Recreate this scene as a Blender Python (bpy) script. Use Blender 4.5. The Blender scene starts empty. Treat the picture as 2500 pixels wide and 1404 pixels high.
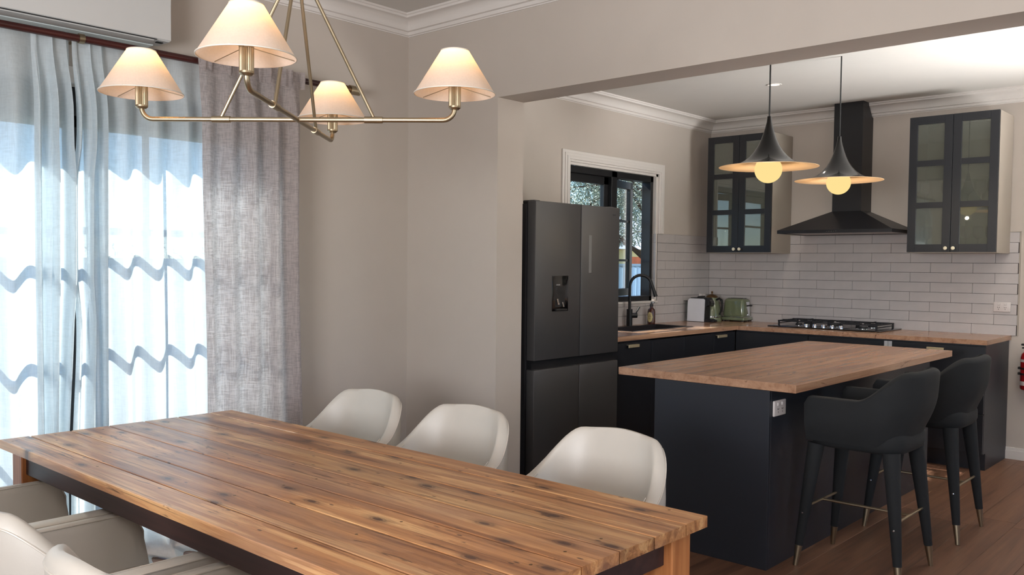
import bpy, bmesh, math, random
from mathutils import Vector, Matrix
random.seed(7)
SC = bpy.context.scene
COL = SC.collection
PI = math.pi

# ------------------------------------------------------------------ camera
cam_d = bpy.data.cameras.new('camera'); cam = bpy.data.objects.new('camera', cam_d); COL.objects.link(cam)
YAW, PITCH, ROLL, FPX, PPX, PPY = 0.7409, -0.0396, 0.0094, 2158.25, 1222.01, 729.55
_f = Vector((-math.sin(YAW)*math.cos(PITCH), math.cos(YAW)*math.cos(PITCH), math.sin(PITCH)))
_r = Vector((math.cos(YAW), math.sin(YAW), 0)); _u = _r.cross(_f)
_r2 = _r*math.cos(ROLL)+_u*math.sin(ROLL); _u2 = -_r*math.sin(ROLL)+_u*math.cos(ROLL)
_m = Matrix((_r2, _u2, -_f)).transposed().to_4x4(); _m.translation = Vector((3.465, -5.1528, 1.412))
cam.matrix_world = _m
cam_d.sensor_fit = 'HORIZONTAL'; cam_d.sensor_width = 36; cam_d.lens = FPX/2500*36
cam_d.shift_x = (1250-PPX)/2500; cam_d.shift_y = (PPY-702)/2500
cam_d.clip_start = 0.02; cam_d.clip_end = 200
SC.camera = cam

# ------------------------------------------------------------------ light and exposure
SC.view_settings.view_transform = 'Standard'; SC.view_settings.look = 'None'
SC.view_settings.gamma = 1.0; SC.view_settings.use_curve_mapping = False
SC.view_settings.exposure = 0.0
W = bpy.data.worlds.new('world'); SC.world = W; W.use_nodes = True
wn = W.node_tree.nodes; wl = W.node_tree.links
bg = wn['Background']; sky = wn.new('ShaderNodeTexSky'); sky.sky_type = 'NISHITA'
sky.sun_disc = False; sky.sun_elevation = math.radians(40); sky.sun_rotation = math.radians(-90)
sky.air_density = 1.0; sky.dust_density = 0.0; sky.ozone_density = 3.0; sky.altitude = 2500
wl.new(sky.outputs[0], bg.inputs[0]); bg.inputs[1].default_value = 0.35

def light(name, kind, loc, energy, color=(1, 1, 1), size=None, size_y=None, direction=None, **kw):
    d = bpy.data.lights.new(name, kind); d.energy = energy; d.color = color
    if kind == 'AREA':
        d.shape = 'RECTANGLE' if size_y else 'SQUARE'; d.size = size
        if size_y: d.size_y = size_y
    elif kind == 'POINT': d.shadow_soft_size = size
    for k, v in kw.items(): setattr(d, k, v)
    o = bpy.data.objects.new(name, d); COL.objects.link(o); o.location = loc
    if direction is not None: o.rotation_euler = Vector(direction).to_track_quat('-Z', 'Y').to_euler()
    return o
light('sun', 'SUN', (-8, -3, 8), 11.5, (1.0, 0.98, 0.95), direction=(1.0, 0.09, -0.84), angle=math.radians(0.55))
# added fill lamps, set at unseen openings in the rear and right walls
light('rear_fill', 'AREA', (3.0, -6.93, 1.5), 250, (0.97, 0.97, 1.0), 1.8, 1.4, (0, 1, 1.0))
light('right_fill', 'AREA', (5.12, -3.4, 1.4), 22, (0.97, 0.97, 1.0), 1.6, 1.6, (-1, 0, 0.8))
light('kitchen_ceiling_fill', 'AREA', (5.12, 0.9, 1.25), 108, (0.98, 0.98, 0.97), 1.4, 1.7, (-1, -.12, 0.78), spread=math.radians(64))  # uplight added to brighten the kitchen ceiling in place of sun bounce

# ------------------------------------------------------------------ materials
def lin(c):
    return tuple(((x/255)/12.92 if x/255 <= 0.04045 else ((x/255+0.055)/1.055)**2.4) for x in c)+(1,)
class NT:
    def __init__(s, name):
        s.m = bpy.data.materials.new(name); s.m.use_nodes = True
        s.t = s.m.node_tree; s.n = s.t.nodes; s.b = s.n.get('Principled BSDF'); s.out = s.n.get('Material Output')
    def node(s, t, **kw):
        n = s.n.new(t)
        for k, v in kw.items():
            if k[0] == 'i' and k[1:].isdigit(): n.inputs[int(k[1:])].default_value = v
            else: setattr(n, k, v)
        return n
    def link(s, a, b): s.t.links.new(a, b)
    def coords(s, scale=(1, 1, 1), rnd=True, kind='Object'):
        tc = s.node('ShaderNodeTexCoord'); src = tc.outputs[kind]
        if rnd:
            oi = s.node('ShaderNodeObjectInfo'); mu = s.node('ShaderNodeVectorMath', operation='SCALE')
            cx = s.node('ShaderNodeCombineXYZ', i0=31.0, i1=17.0, i2=7.0)
            s.link(cx.outputs[0], mu.inputs[0]); s.link(oi.outputs['Random'], mu.inputs['Scale'])
            ad = s.node('ShaderNodeVectorMath', operation='ADD'); s.link(src, ad.inputs[0]); s.link(mu.outputs[0], ad.inputs[1]); src = ad.outputs[0]
        mp = s.node('ShaderNodeMapping'); mp.inputs['Scale'].default_value = scale; s.link(src, mp.inputs[0])
        return mp.outputs[0]
    def noise(s, vec, scale, detail=4, rough=0.55, dist=0.0):
        n = s.node('ShaderNodeTexNoise'); n.inputs['Scale'].default_value = scale; n.inputs['Detail'].default_value = detail
        n.inputs['Roughness'].default_value = rough; n.inputs['Distortion'].default_value = dist; s.link(vec, n.inputs['Vector']); return n.outputs['Fac']
    def ramp(s, fac, stops):
        r = s.node('ShaderNodeValToRGB'); e = r.color_ramp.elements
        while len(e) < len(stops): e.new(0.5)
        for el, (p, c) in zip(e, stops): el.position = p; el.color = c if len(c) == 4 else tuple(c)+(1,)
        s.link(fac, r.inputs[0]); return r.outputs[0]
    def mixc(s, fac, a, b, mode='MIX'):
        n = s.node('ShaderNodeMix', data_type='RGBA', blend_type=mode)
        for sock, v in ((n.inputs[0], fac), (n.inputs[6], a), (n.inputs[7], b)):
            if hasattr(v, 'links'): s.link(v, sock)
            else: sock.default_value = v
        return n.outputs[2]
    def math(s, op, a, b=None):
        n = s.node('ShaderNodeMath', operation=op)
        for i, v in enumerate((a, b)):
            if v is None: continue
            if hasattr(v, 'links'): s.link(v, n.inputs[i])
            else: n.inputs[i].default_value = v
        return n.outputs[0]
    def bump(s, h, strength=0.2, dist=0.002):
        n = s.node('ShaderNodeBump'); n.inputs['Strength'].default_value = strength; n.inputs['Distance'].default_value = dist
        s.link(h, n.inputs['Height']); s.link(n.outputs[0], s.b.inputs['Normal'])

def plain(name, rgb, rough=0.5, metal=0.0, var=0.04, scale=6, bump=0.0, bscale=200, coat=0.0, spec=0.5):
    s = NT(name); c = lin(rgb); v = s.coords(rnd=False)
    n = s.noise(v, scale, 3)
    lo = tuple(x*(1-var) for x in c[:3])+(1,); hi = tuple(min(1, x*(1+var)) for x in c[:3])+(1,)
    s.link(s.ramp(n, [(0.3, lo), (0.7, hi)]), s.b.inputs['Base Color'])
    s.b.inputs['Roughness'].default_value = rough; s.b.inputs['Metallic'].default_value = metal
    s.b.inputs['Specular IOR Level'].default_value = spec
    if coat: s.b.inputs['Coat Weight'].default_value = coat; s.b.inputs['Coat Roughness'].default_value = 0.05
    if bump: s.bump(s.noise(v, bscale, 3), bump, 0.001)
    return s.m

def wood(name, dark, mid, light_, axis=0, rough=0.45, knots=0.0, streak=1.0, spread=0.25, cracks=0.0, grey=0.0, ring=0.0):
    s = NT(name)
    sc = [9.0, 9.0, 9.0]; sc[axis] = 0.55
    v = s.coords(tuple(sc)); n1 = s.noise(v, 1.6, 7, 0.6, 0.9)
    sc2 = [70.0, 70.0, 70.0]; sc2[axis] = 1.6
    n2 = s.noise(s.coords(tuple(sc2)), 1.0, 3, 0.6, 0.3)
    f = s.math('ADD', s.math('MULTIPLY', n1, 0.75), s.math('MULTIPLY', n2, 0.25*streak))
    col = s.ramp(f, [(0.30, lin(dark)), (0.47, lin(mid)), (0.66, lin(light_))] if not grey else [(0.35, lin(dark)), (0.50, lin(mid)), (0.63, lin(light_))])
    if grey:
        sg = [5.0, 5.0, 5.0]; sg[axis] = 1.1
        gn = s.noise(s.coords(tuple(sg)), 1.0, 4, 0.6, 0.5)
        col = s.mixc(s.math('MULTIPLY', s.ramp(gn, [(0.46, (0, 0, 0)), (0.66, (1, 1, 1))]), grey), col, lin((138, 112, 96)))
    rings = s.math('SINE', s.math('MULTIPLY', n1, 62.0))
    col = s.mixc(s.math('MULTIPLY', s.ramp(rings, [(0.45, (0, 0, 0)), (1.0, (1, 1, 1))]), 0.30*ring), col, lin(dark))
    if knots:
        def spots(sa, sb, pickv, stops, wob):
            sk = [sb, sb, 1.0]; sk[axis] = sa
            kv = s.coords(tuple(sk)); vo = s.node('ShaderNodeTexVoronoi', voronoi_dimensions='2D'); vo.inputs['Scale'].default_value = 1.0
            s.link(kv, vo.inputs['Vector']); d = s.math('ADD', vo.outputs['Distance'], s.math('MULTIPLY', s.math('SUBTRACT', s.noise(kv, 3.5, 3), 0.5), wob))
            sep = s.node('ShaderNodeSeparateColor'); s.link(vo.outputs['Color'], sep.inputs[0])
            return s.math('MULTIPLY', s.ramp(d, stops), s.math('GREATER_THAN', sep.outputs[0], pickv))
        g_ = lambda q: (q, q, q)
        col = s.mixc(spots(3.6, 8.0, 0.42, [(0.0, g_(.95)), (0.055, g_(.9)), (0.075, g_(.45)), (0.10, g_(.6)), (0.13, g_(.28)), (0.24, g_(0))], .10), col, lin((62, 36, 28)))
        col = s.mixc(spots(9.0, 24.0, 0.86, [(0.0, g_(.9)), (0.06, g_(.8)), (0.10, g_(0))], .06), col, lin((58, 34, 26)))
        sl = [95.0, 95.0, 95.0]; sl[axis] = 1.5
        ln = s.noise(s.coords(tuple(sl)), 1.0, 2, 0.5, 0.2)
        col = s.mixc(s.math('MULTIPLY', s.ramp(ln, [(0.64, (0, 0, 0)), (0.70, (1, 1, 1))]), 0.55), col, lin((84, 48, 32)))
    if cracks:
        sk = [26.0, 26.0, 26.0]; sk[axis] = 3.2
        cr = s.noise(s.coords(tuple(sk)), 1.0, 4, 0.7, 1.0)
        col = s.mixc(s.math('MULTIPLY', s.ramp(cr, [(0.62, (0, 0, 0)), (0.68, (1, 1, 1))]), cracks), col, lin((52, 32, 24)))
    oi = s.node('ShaderNodeObjectInfo'); hv = s.node('ShaderNodeHueSaturation')
    mr = s.node('ShaderNodeMapRange'); s.link(oi.outputs['Random'], mr.inputs[0])
    mr.inputs[3].default_value = 1-spread; mr.inputs[4].default_value = 1+spread*0.6
    s.link(mr.outputs[0], hv.inputs['Value']); s.link(col, hv.inputs['Color'])
    s.link(hv.outputs[0], s.b.inputs['Base Color'])
    s.b.inputs['Roughness'].default_value = rough
    s.bump(n2, 0.12, 0.001)
    return s.m

def emit(name, rgb, strength):
    s = NT(name); e = s.node('ShaderNodeEmission'); e.inputs[0].default_value = lin(rgb); e.inputs[1].default_value = strength
    s.link(e.outputs[0], s.out.inputs[0]); return s.m

def thin_glass(name, tint=(245, 248, 246), extra=0.0, rough=0.0, cloudy=0.0):
    s = NT(name); tr = s.node('ShaderNodeBsdfTransparent'); tr.inputs[0].default_value = lin(tint)
    gl = s.node('ShaderNodeBsdfGlossy'); gl.inputs['Roughness'].default_value = rough
    lw = s.node('ShaderNodeLayerWeight'); lw.inputs[0].default_value = 0.5     # facing term, the same from both sides of the sheet
    fr = s.math('ADD', s.math('MULTIPLY', s.math('POWER', lw.outputs['Facing'], 4.0), 0.85), 0.035+extra)
    mx = s.node('ShaderNodeMixShader'); s.link(fr, mx.inputs[0])
    body = tr
    if cloudy:
        df = s.node('ShaderNodeBsdfDiffuse'); df.inputs[0].default_value = lin(tint); body = s.node('ShaderNodeMixShader'); body.inputs[0].default_value = cloudy
        s.link(tr.outputs[0], body.inputs[1]); s.link(df.outputs[0], body.inputs[2])
    s.link(body.outputs[0], mx.inputs[1]); s.link(gl.outputs[0], mx.inputs[2]); s.link(mx.outputs[0], s.out.inputs[0]); return s.m

def cloth(name, rgb, see, trans, density=1.0):
    """woven curtain: open weave lets a share of light straight through, the threads scatter the rest both ways"""
    s = NT(name); c = lin(rgb)
    a = s.noise(s.coords((22, 22, 190), False), 1.0, 2, 0.6); b = s.noise(s.coords((190, 190, 15), False), 1.0, 2, 0.6)
    w = s.math('ADD', s.math('MULTIPLY', a, 0.5), s.math('MULTIPLY', b, 0.5))
    slub = s.ramp(w, [(0.43, (0, 0, 0)), (0.58, (1, 1, 1))])
    big = s.noise(s.coords((60, 60, 9), False), 1.0, 2)
    colr = s.mixc(s.math('MULTIPLY', slub, 0.5*density), c, tuple(x*0.55 for x in c[:3])+(1,))
    df = s.node('ShaderNodeBsdfDiffuse'); tl = s.node('ShaderNodeBsdfTranslucent'); s.link(colr, df.inputs[0]); s.link(colr, tl.inputs[0])
    m1 = s.node('ShaderNodeMixShader'); m1.inputs[0].default_value = trans; s.link(df.outputs[0], m1.inputs[1]); s.link(tl.outputs[0], m1.inputs[2])
    tr = s.node('ShaderNodeBsdfTransparent'); m2 = s.node('ShaderNodeMixShader')
    s.link(s.math('MAXIMUM', s.math('SUBTRACT', see*1.4, s.math('MULTIPLY', slub, see*0.9*density)), 0.0), m2.inputs[0]); s.link(m1.outputs[0], m2.inputs[1]); s.link(tr.outputs[0], m2.inputs[2])
    s.link(m2.outputs[0], s.out.inputs[0]); return s.m

WALL = (171, 161, 152)
M = dict(
    wall=plain('wall_paint', (186, 176, 166), 0.85, bump=0.05, bscale=350, var=0.015),
    white=plain('white_trim_paint', (214, 208, 202), 0.45, var=0.01),
    ceil=plain('ceiling_paint', (206, 202, 196), 0.9, var=0.01),
    navy=plain('charcoal_laminate', (34, 37, 44), 0.42, var=0.06, scale=3),
    navydoor=plain('blue_black_paint', (22, 24, 30), 0.42, var=0.04),
    black=plain('matte_black', (14, 14, 17), 0.45),
    blackgloss=plain('gloss_black_enamel', (8, 7, 8), 0.10, coat=0.25),
    hood=plain('black_powder_coat', (20, 20, 24), 0.38),
    iron=plain('cast_iron', (13, 13, 18), 0.55),
    steel=plain('brushed_steel', (176, 178, 182), 0.28, 1.0),
    fridge=plain('dark_steel', (80, 78, 78), 0.42, 0.5, var=0.03, scale=2),
    fridgeside=plain('fridge_side_grey', (50, 49, 52), 0.45, 0.3),
    stripmat=plain('strip_reflection', (112, 111, 110), 0.2, 0.0),  # grey set to the tone of a reflection
    chrome=plain('chrome', (215, 215, 218), 0.12, 1.0),
    brass=plain('aged_brass', (164, 150, 126), 0.38, 1.0, var=0.05, scale=20),
    brasspale=plain('pale_brass', (216, 200, 164), 0.34, 0.7),
    brassknob=plain('cream_brass_knob', (226, 216, 190), 0.35, 0.25),
    mahogany=wood('mahogany', (34, 13, 12), (54, 22, 20), (74, 32, 28), 1, 0.3, spread=0.02),
    acwhite=plain('ac_plastic', (196, 196, 194), 0.4, var=0.01),
    acgloss=plain('ac_gloss', (222, 232, 232), 0.22, var=0.01),
    leather=plain('cream_leather', (190, 183, 173), 0.42, var=0.03, bump=0.12, bscale=260),
    piping=plain('cream_piping', (196, 188, 177), 0.4),
    velvet=plain('charcoal_velvet', (19, 21, 23), 0.85, var=0.12, scale=14, bump=0.1, bscale=300),
    tile=plain('tile_glaze', (178, 172, 170), 0.30, var=0.05, scale=9, bump=0.06, bscale=14),
    grout=plain('grout', (66, 60, 58), 0.9),
    sink=plain('granite_sink', (38, 34, 36), 0.4),
    red=plain('extinguisher_red', (150, 18, 22), 0.3),
    rubber=plain('black_rubber', (16, 16, 16), 0.6),
    plate=plain('switch_plastic', (200, 192, 188), 0.35, var=0.01),
    green=plain('sage_enamel', (102, 110, 84), 0.15, coat=0.5),
    bronze=plain('bronze_lid', (120, 94, 66), 0.3, 0.9),
    cofwhite=plain('machine_white', (206, 208, 214), 0.35),
    amber=plain('amber_bottle', (66, 26, 14), 0.12, coat=0.4),
    label=plain('bottle_label', (196, 180, 128), 0.6),
    towel=plain('white_towel', (226, 226, 228), 0.9, bump=0.3, bscale=400),
    filler=plain('silver_filter', (170, 160, 156), 0.4, 0.5),
    carcass=plain('cabinet_greige', (160, 150, 138), 0.6, var=0.02),
    carcin=plain('cabinet_inside', (150, 152, 138), 0.6, var=0.02),
    table=wood('table_timber', (116, 70, 42), (178, 125, 80), (216, 171, 118), 0, 0.34, knots=1.0, spread=0.20, cracks=0.75, grey=0.5, ring=1.0),
    tleg=wood('table_leg_timber', (120, 66, 34), (164, 100, 54), (190, 128, 76), 2, 0.45, spread=0.05),
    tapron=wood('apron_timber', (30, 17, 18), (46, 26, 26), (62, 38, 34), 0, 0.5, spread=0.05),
    bench=wood('oak_benchtop', (126, 90, 68), (162, 124, 98), (182, 144, 116), 1, 0.24, spread=0.02, cracks=0.6, ring=.5),
    benchx=wood('oak_benchtop_x', (136, 94, 66), (174, 130, 96), (192, 150, 114), 0, 0.36, spread=0.02, cracks=0.4),
    floor=wood('floor_boards', (78, 52, 39), (104, 72, 54), (126, 90, 67), 1, 0.42, spread=0.14),
    sheer=cloth('sheer_linen', (232, 240, 244), 0.10, 0.57, 0.55),
    drape=cloth('grey_linen', (208, 198, 196), 0.07, 0.54, 1.35),
    glass=thin_glass('window_glass'),
    cabglass=thin_glass('cabinet_glass', (186, 190, 178), 0.05, 0.02, 0.15),
    stemglass=thin_glass('stemware_glass', (228, 234, 232), 0.10),
    globe=emit('lit_opal_globe', (255, 226, 150), 1.0),
    downlight=emit('downlight_lens', (255, 236, 214), 2.5),
    bulb=emit('warm_bulb', (255, 200, 120), 4.0),
    fence=plain('steel_fence_blue', (176, 196, 212), 0.5),
    brick=plain('orange_brick', (236, 128, 84), 0.8, var=0.15, scale=4),
    cream=plain('cream_render', (250, 226, 164), 0.8),
    roof=plain('pale_roof', (220, 226, 230), 0.7),
    grass=plain('dry_lawn', (92, 90, 62), 0.95, var=0.3, scale=3),
    concrete=plain('patio_paving', (112, 112, 112), 0.9, var=0.06),
    bark=plain('bark', (84, 66, 52), 0.9, var=0.2),
    render_=plain('exterior_render', (150, 152, 150), 0.9),
)
# lamp shade linen: diffuse both ways
def shade_mat():
    s = NT('lampshade_linen'); c = lin((222, 208, 196))
    n = s.noise(s.coords((160, 160, 160), False), 1.0, 3)
    colr = s.ramp(n, [(0.3, tuple(x*0.94 for x in c[:3])+(1,)), (0.7, c)])
    df = s.node('ShaderNodeBsdfDiffuse'); tl = s.node('ShaderNodeBsdfTranslucent'); s.link(colr, df.inputs[0]); s.link(colr, tl.inputs[0])
    m1 = s.node('ShaderNodeMixShader'); m1.inputs[0].default_value = 0.40; s.link(df.outputs[0], m1.inputs[1]); s.link(tl.outputs[0], m1.inputs[2])
    s.link(m1.outputs[0], s.out.inputs[0]); return s.m
M['shade'] = shade_mat()
def pendant_in():
    return plain('pendant_inner_cream', (214, 178, 138), 0.6, var=0.01)
M['pin'] = pendant_in()
def leaf_mat(name, a, b):
    s = NT(name); oi = s.noise(s.coords((1.3, 1.3, 1.3), False), 1.5, 3)
    s.link(s.ramp(oi, [(0.35, lin(a)), (0.65, lin(b))]), s.b.inputs['Base Color']); s.b.inputs['Roughness'].default_value = 0.6
    return s.m
M['leaf'] = leaf_mat('eucalypt_leaf', (112, 124, 104), (196, 202, 184))
M['leaf2'] = leaf_mat('golden_leaf', (120, 96, 60), (186, 160, 112))

# ------------------------------------------------------------------ geometry helpers
class MB:
    def __init__(s): s.bm = bmesh.new()
    def box(s, x0, x1, y0, y1, z0, z1, bev=0.0, seg=2, mi=0, rot=None, piv=None):
        bm = bmesh.new(); bmesh.ops.create_cube(bm, size=1.0)
        sx, sy, sz = abs(x1-x0), abs(y1-y0), abs(z1-z0)
        bmesh.ops.scale(bm, vec=(sx, sy, sz), verts=bm.verts)
        if bev > 0: bmesh.ops.bevel(bm, geom=bm.edges[:], offset=min(bev, sx*.49, sy*.49, sz*.49), segments=seg, profile=0.5, affect='EDGES')
        bmesh.ops.translate(bm, vec=((x0+x1)/2, (y0+y1)/2, (z0+z1)/2), verts=bm.verts)
        if rot is not None: bmesh.ops.rotate(bm, cent=piv or ((x0+x1)/2, (y0+y1)/2, (z0+z1)/2), matrix=rot, verts=bm.verts)
        s._add(bm, mi); return s
    def _add(s, bm, mi=0):
        for f in bm.faces: f.material_index = mi
        me = bpy.data.meshes.new('tmp'); bm.to_mesh(me); bm.free(); s.bm.from_mesh(me); bpy.data.meshes.remove(me)
    def faces(s, vs, fs, mi=0):
        v = [s.bm.verts.new(p) for p in vs]
        for f in fs:
            try:
                q = s.bm.faces.new([v[i] for i in f]); q.material_index = mi
            except ValueError: pass
        return s
    def tube(s, pts, r, n=12, caps=True, mi=0, closed=False):
        pts = [Vector(p) for p in pts]; N = len(pts)
        rs = r if isinstance(r, (list, tuple)) else [r]*N
        rings = []; ref = None
        for i, p in enumerate(pts):
            if closed: d = pts[(i+1) % N]-pts[i-1]
            else: d = pts[min(i+1, N-1)]-pts[max(i-1, 0)]
            d.normalize()
            if ref is None: ref = d.orthogonal().normalized()
            ref = (ref-d*ref.dot(d)).normalized(); b = d.cross(ref)
            rings.append([s.bm.verts.new(p+(ref*math.cos(2*PI*k/n)+b*math.sin(2*PI*k/n))*rs[i]) for k in range(n)])
        for i in range(N if closed else N-1):
            a, c = rings[i], rings[(i+1) % N]
            for k in range(n):
                f = s.bm.faces.new((a[k], a[(k+1) % n], c[(k+1) % n], c[k])); f.material_index = mi
        if caps and not closed:
            for rg, fl in ((rings[0], True), (rings[-1], False)):
                f = s.bm.faces.new(list(reversed(rg)) if fl else rg); f.material_index = mi
        return s
    def lathe(s, prof, c=(0, 0, 0), n=32, mi=0, closed=False):
        c = Vector(c); rings = []
        for r, z in prof:
            if r < 1e-6: rings.append([s.bm.verts.new(c+Vector((0, 0, z)))])
            else: rings.append([s.bm.verts.new(c+Vector((r*math.cos(2*PI*k/n), r*math.sin(2*PI*k/n), z))) for k in range(n)])
        R = len(rings)
        for i in range(R if closed else R-1):
            a, b = rings[i], rings[(i+1) % R]
            for k in range(n):
                k2 = (k+1) % n
                if len(a) == 1 and len(b) == 1: continue
                if len(a) == 1: vs = (a[0], b[k2], b[k])
                elif len(b) == 1: vs = (a[k], a[k2], b[0])
                else: vs = (a[k], a[k2], b[k2], b[k])
                f = s.bm.faces.new(vs); f.material_index = mi
        return s
    def grid(s, P, mi=0, close_u=False):
        V = [[s.bm.verts.new(p) for p in row] for row in P]
        for i in range(len(V)-(0 if close_u else 1)):
            a, b = V[i], V[(i+1) % len(V)]
            for k in range(len(a)-1):
                f = s.bm.faces.new((a[k], a[k+1], b[k+1], b[k])); f.material_index = mi
        return s
    def prism(s, poly, z0, z1, mi=0):
        n = len(poly); vs = [(x, y, z0) for x, y in poly]+[(x, y, z1) for x, y in poly]
        fs = [tuple(range(n-1, -1, -1)), tuple(range(n, 2*n))]+[(i, (i+1) % n, n+(i+1) % n, n+i) for i in range(n)]
        return s.faces(vs, fs, mi)
    def build(s, name, mat, parent=None, smooth=True, loc=None, rotz=0.0, angle=35, origin=None, kind=None, recalc=True):
        if recalc: bmesh.ops.recalc_face_normals(s.bm, faces=s.bm.faces)
        me = bpy.data.meshes.new(name)
        if origin is not None: bmesh.ops.translate(s.bm, vec=-Vector(origin), verts=s.bm.verts)
        s.bm.to_mesh(me); s.bm.free()
        for m in (mat if isinstance(mat, (list, tuple)) else [mat]): me.materials.append(m)
        if smooth:
            for p in me.polygons: p.use_smooth = True
            me.set_sharp_from_angle(angle=math.radians(angle))
        o = bpy.data.objects.new(name, me); COL.objects.link(o)
        if parent: o.parent = parent
        if loc is not None: o.location = loc
        elif origin is not None: o.location = origin
        if rotz: o.rotation_euler.z = rotz
        if kind: o['kind'] = kind
        return o
def bx(*a, **k): return MB().box(*a, **k)
def tag(o, label, cat, group=None):
    o['label'] = label; o['category'] = cat
    if group: o['group'] = group
    return o
def thing(name, label, cat, loc=(0, 0, 0), rotz=0, group=None):
    o = bpy.data.objects.new(name, None); COL.objects.link(o); o.location = loc; o.rotation_euler.z = rotz
    o.empty_display_size = 0.1
    return tag(o, label, cat, group)
def struct(o): o['kind'] = 'structure'; return o
def sempty(name, loc=(0, 0, 0)):
    o = bpy.data.objects.new(name, None); COL.objects.link(o); o.location = loc; o['kind'] = 'structure'; return o
def copy_obj(o, name=None, parent=None, loc=None, rotz=None):
    c = o.copy(); COL.objects.link(c)
    if parent is not None: c.parent = parent
    if loc is not None: c.location = loc
    if rotz is not None: c.rotation_euler.z = rotz
    return c
def kids(o): return [q for q in COL.objects if q.parent == o]
def copy_tree(o, loc, rotz=None, label=None):
    r = copy_obj(o, loc=loc, rotz=rotz)
    if label: r['label'] = label
    for ch in kids(o):
        c = copy_obj(ch, parent=r)
        for g in kids(ch): copy_obj(g, parent=c)
    return r
def arc(c, r, a0, a1, n, plane='xz'):
    out = []
    for i in range(n+1):
        a = a0+(a1-a0)*i/n; u, v = r*math.cos(a), r*math.sin(a)
        out.append((c[0]+u, c[1], c[2]+v) if plane == 'xz' else (c[0], c[1]+u, c[2]+v) if plane == 'yz' else (c[0]+u, c[1]+v, c[2]))
    return out

# ------------------------------------------------------------------ key planes
XW = -0.727      # dining exterior wall, inner face
XK = -0.662      # kitchen window wall, inner face
XO = -0.95       # outer face of both
YV0, YV1 = -1.443, -1.222   # wall with the wide opening
YH = 2.2226      # kitchen back wall
XR = 5.2; YB = -7.0
ZD = 2.923; ZDC = 2.813     # dining ceiling, cornice bottom
ZK = 2.733; ZKC = 2.630     # kitchen ceiling, cornice bottom
ZH = 2.355       # header underside
XJ = 0.038       # opening jamb
ZT = 0.9176      # kitchen bench top
ZI = 0.8785      # island top

# ------------------------------------------------------------------ floor
fl = sempty('floor')
base = bx(XO, XR+.15, YB-.15, YH+.15, -0.12, -0.012).build('subfloor', M['floor'], fl, smooth=False)
BW, BL = 0.19, 1.84
bd = bx(-BW/2+.0008, BW/2-.0008, -BL/2+.0008, BL/2-.0008, -0.012, 0, bev=0.0012, seg=1)
board0 = None; i = 0; x = XW+BW/2
while x < XR+BW/2:
    y = YB - 0.37*((i*5) % 5)-0.1*(i % 3)
    while y < YH:
        x0, x1 = max(x-BW/2, XW), min(x+BW/2, XR); y0, y1 = max(y, YB), min(y+BL, YH)
        if y1-y0 > 0.05 and x1-x0 > 0.02:
            if abs((x1-x0)-BW) < 1e-6 and abs((y1-y0)-BL) < 1e-6:
                if board0 is None:
                    board0 = bd.build('floorboard', M['floor'], fl, smooth=False); board0.location = ((x0+x1)/2, (y0+y1)/2, 0)
                else: copy_obj(board0, parent=fl, loc=((x0+x1)/2, (y0+y1)/2, 0))
            else:
                w, l = (x1-x0)/2-.0008, (y1-y0)/2-.0008
                o = bx(-w, w, -l, l, -.012, 0, bev=.0012, seg=1).build('floorboard', M['floor'], fl, smooth=False); o.location = ((x0+x1)/2, (y0+y1)/2, 0)
        y += BL
    x += BW; i += 1

# ------------------------------------------------------------------ walls
DY0, DY1, DZ1 = -4.75, -2.42, 2.215        # sliding door opening
WY0, WY1, WZ0, WZ1 = 0.10, 1.335, 1.106, 2.185   # kitchen window opening
w = MB()
w.box(XO, XW, YB, DY0, 0, ZD); w.box(XO, XW, DY1, YV1, 0, ZD); w.box(XO, XW, DY0, DY1, DZ1, ZD)
w.box(XO, -0.885, DY0, DY1, 2.083, DZ1)
struct(w.build('wall_left', M['wall'], smooth=False))
w = MB()
w.box(-.80, XK, YV1, WY0, 0, ZK+.05); w.box(-.80, XK, WY1, YH+.15, 0, ZK+.05); w.box(-.80, XK, WY0, WY1, 0, WZ0); w.box(-.80, XK, WY0, WY1, WZ1, ZK+.05)
wkl = struct(w.build('wall_kitchen_left', M['wall'], smooth=False))
wkb = struct(bx(XK, XR+.15, YH, YH+.15, 0, ZK+.05).build('wall_kitchen_back', M['wall'], smooth=False))
w = MB(); w.box(XW, XJ, YV0, YV1, 0, ZD); w.box(XJ, 4.3, YV0, YV1, ZH, ZD); w.box(4.3, XR, YV0, YV1, 0, ZD)
struct(w.build('wall_opening', M['wall'], smooth=False))
w = MB()
for a, b, c, d, z0, z1 in ((YB, YV1, -4.3, -2.5, 0.55, 2.25), (YV1, YH, .2, 1.6, 0.35, 2.35)):
    w.box(XR, XR+.15, a, c, 0, ZD); w.box(XR, XR+.15, d, b, 0, ZD); w.box(XR, XR+.15, c, d, 0, z0); w.box(XR, XR+.15, c, d, z1, ZD)
struct(w.build('wall_right', M['wall'], smooth=False))
w = MB(); w.box(XO, 2.0, YB-.15, YB, 0, ZD); w.box(4.0, XR+.15, YB-.15, YB, 0, ZD); w.box(2.0, 4.0, YB-.15, YB, 0, .7); w.box(2.0, 4.0, YB-.15, YB, 2.2, ZD)
struct(w.build('wall_rear', M['wall'], smooth=False))
struct(MB().box(XO, XR+.15, YB-.15, YV0+.02, ZD, ZD+.1).build('ceiling', M['ceil'], smooth=False))
ck = struct(MB().box(XO, XR+.15, YV1-.1, YH+.15, ZK, ZK+.12).build('ceiling', M['ceil'], smooth=False))
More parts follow.
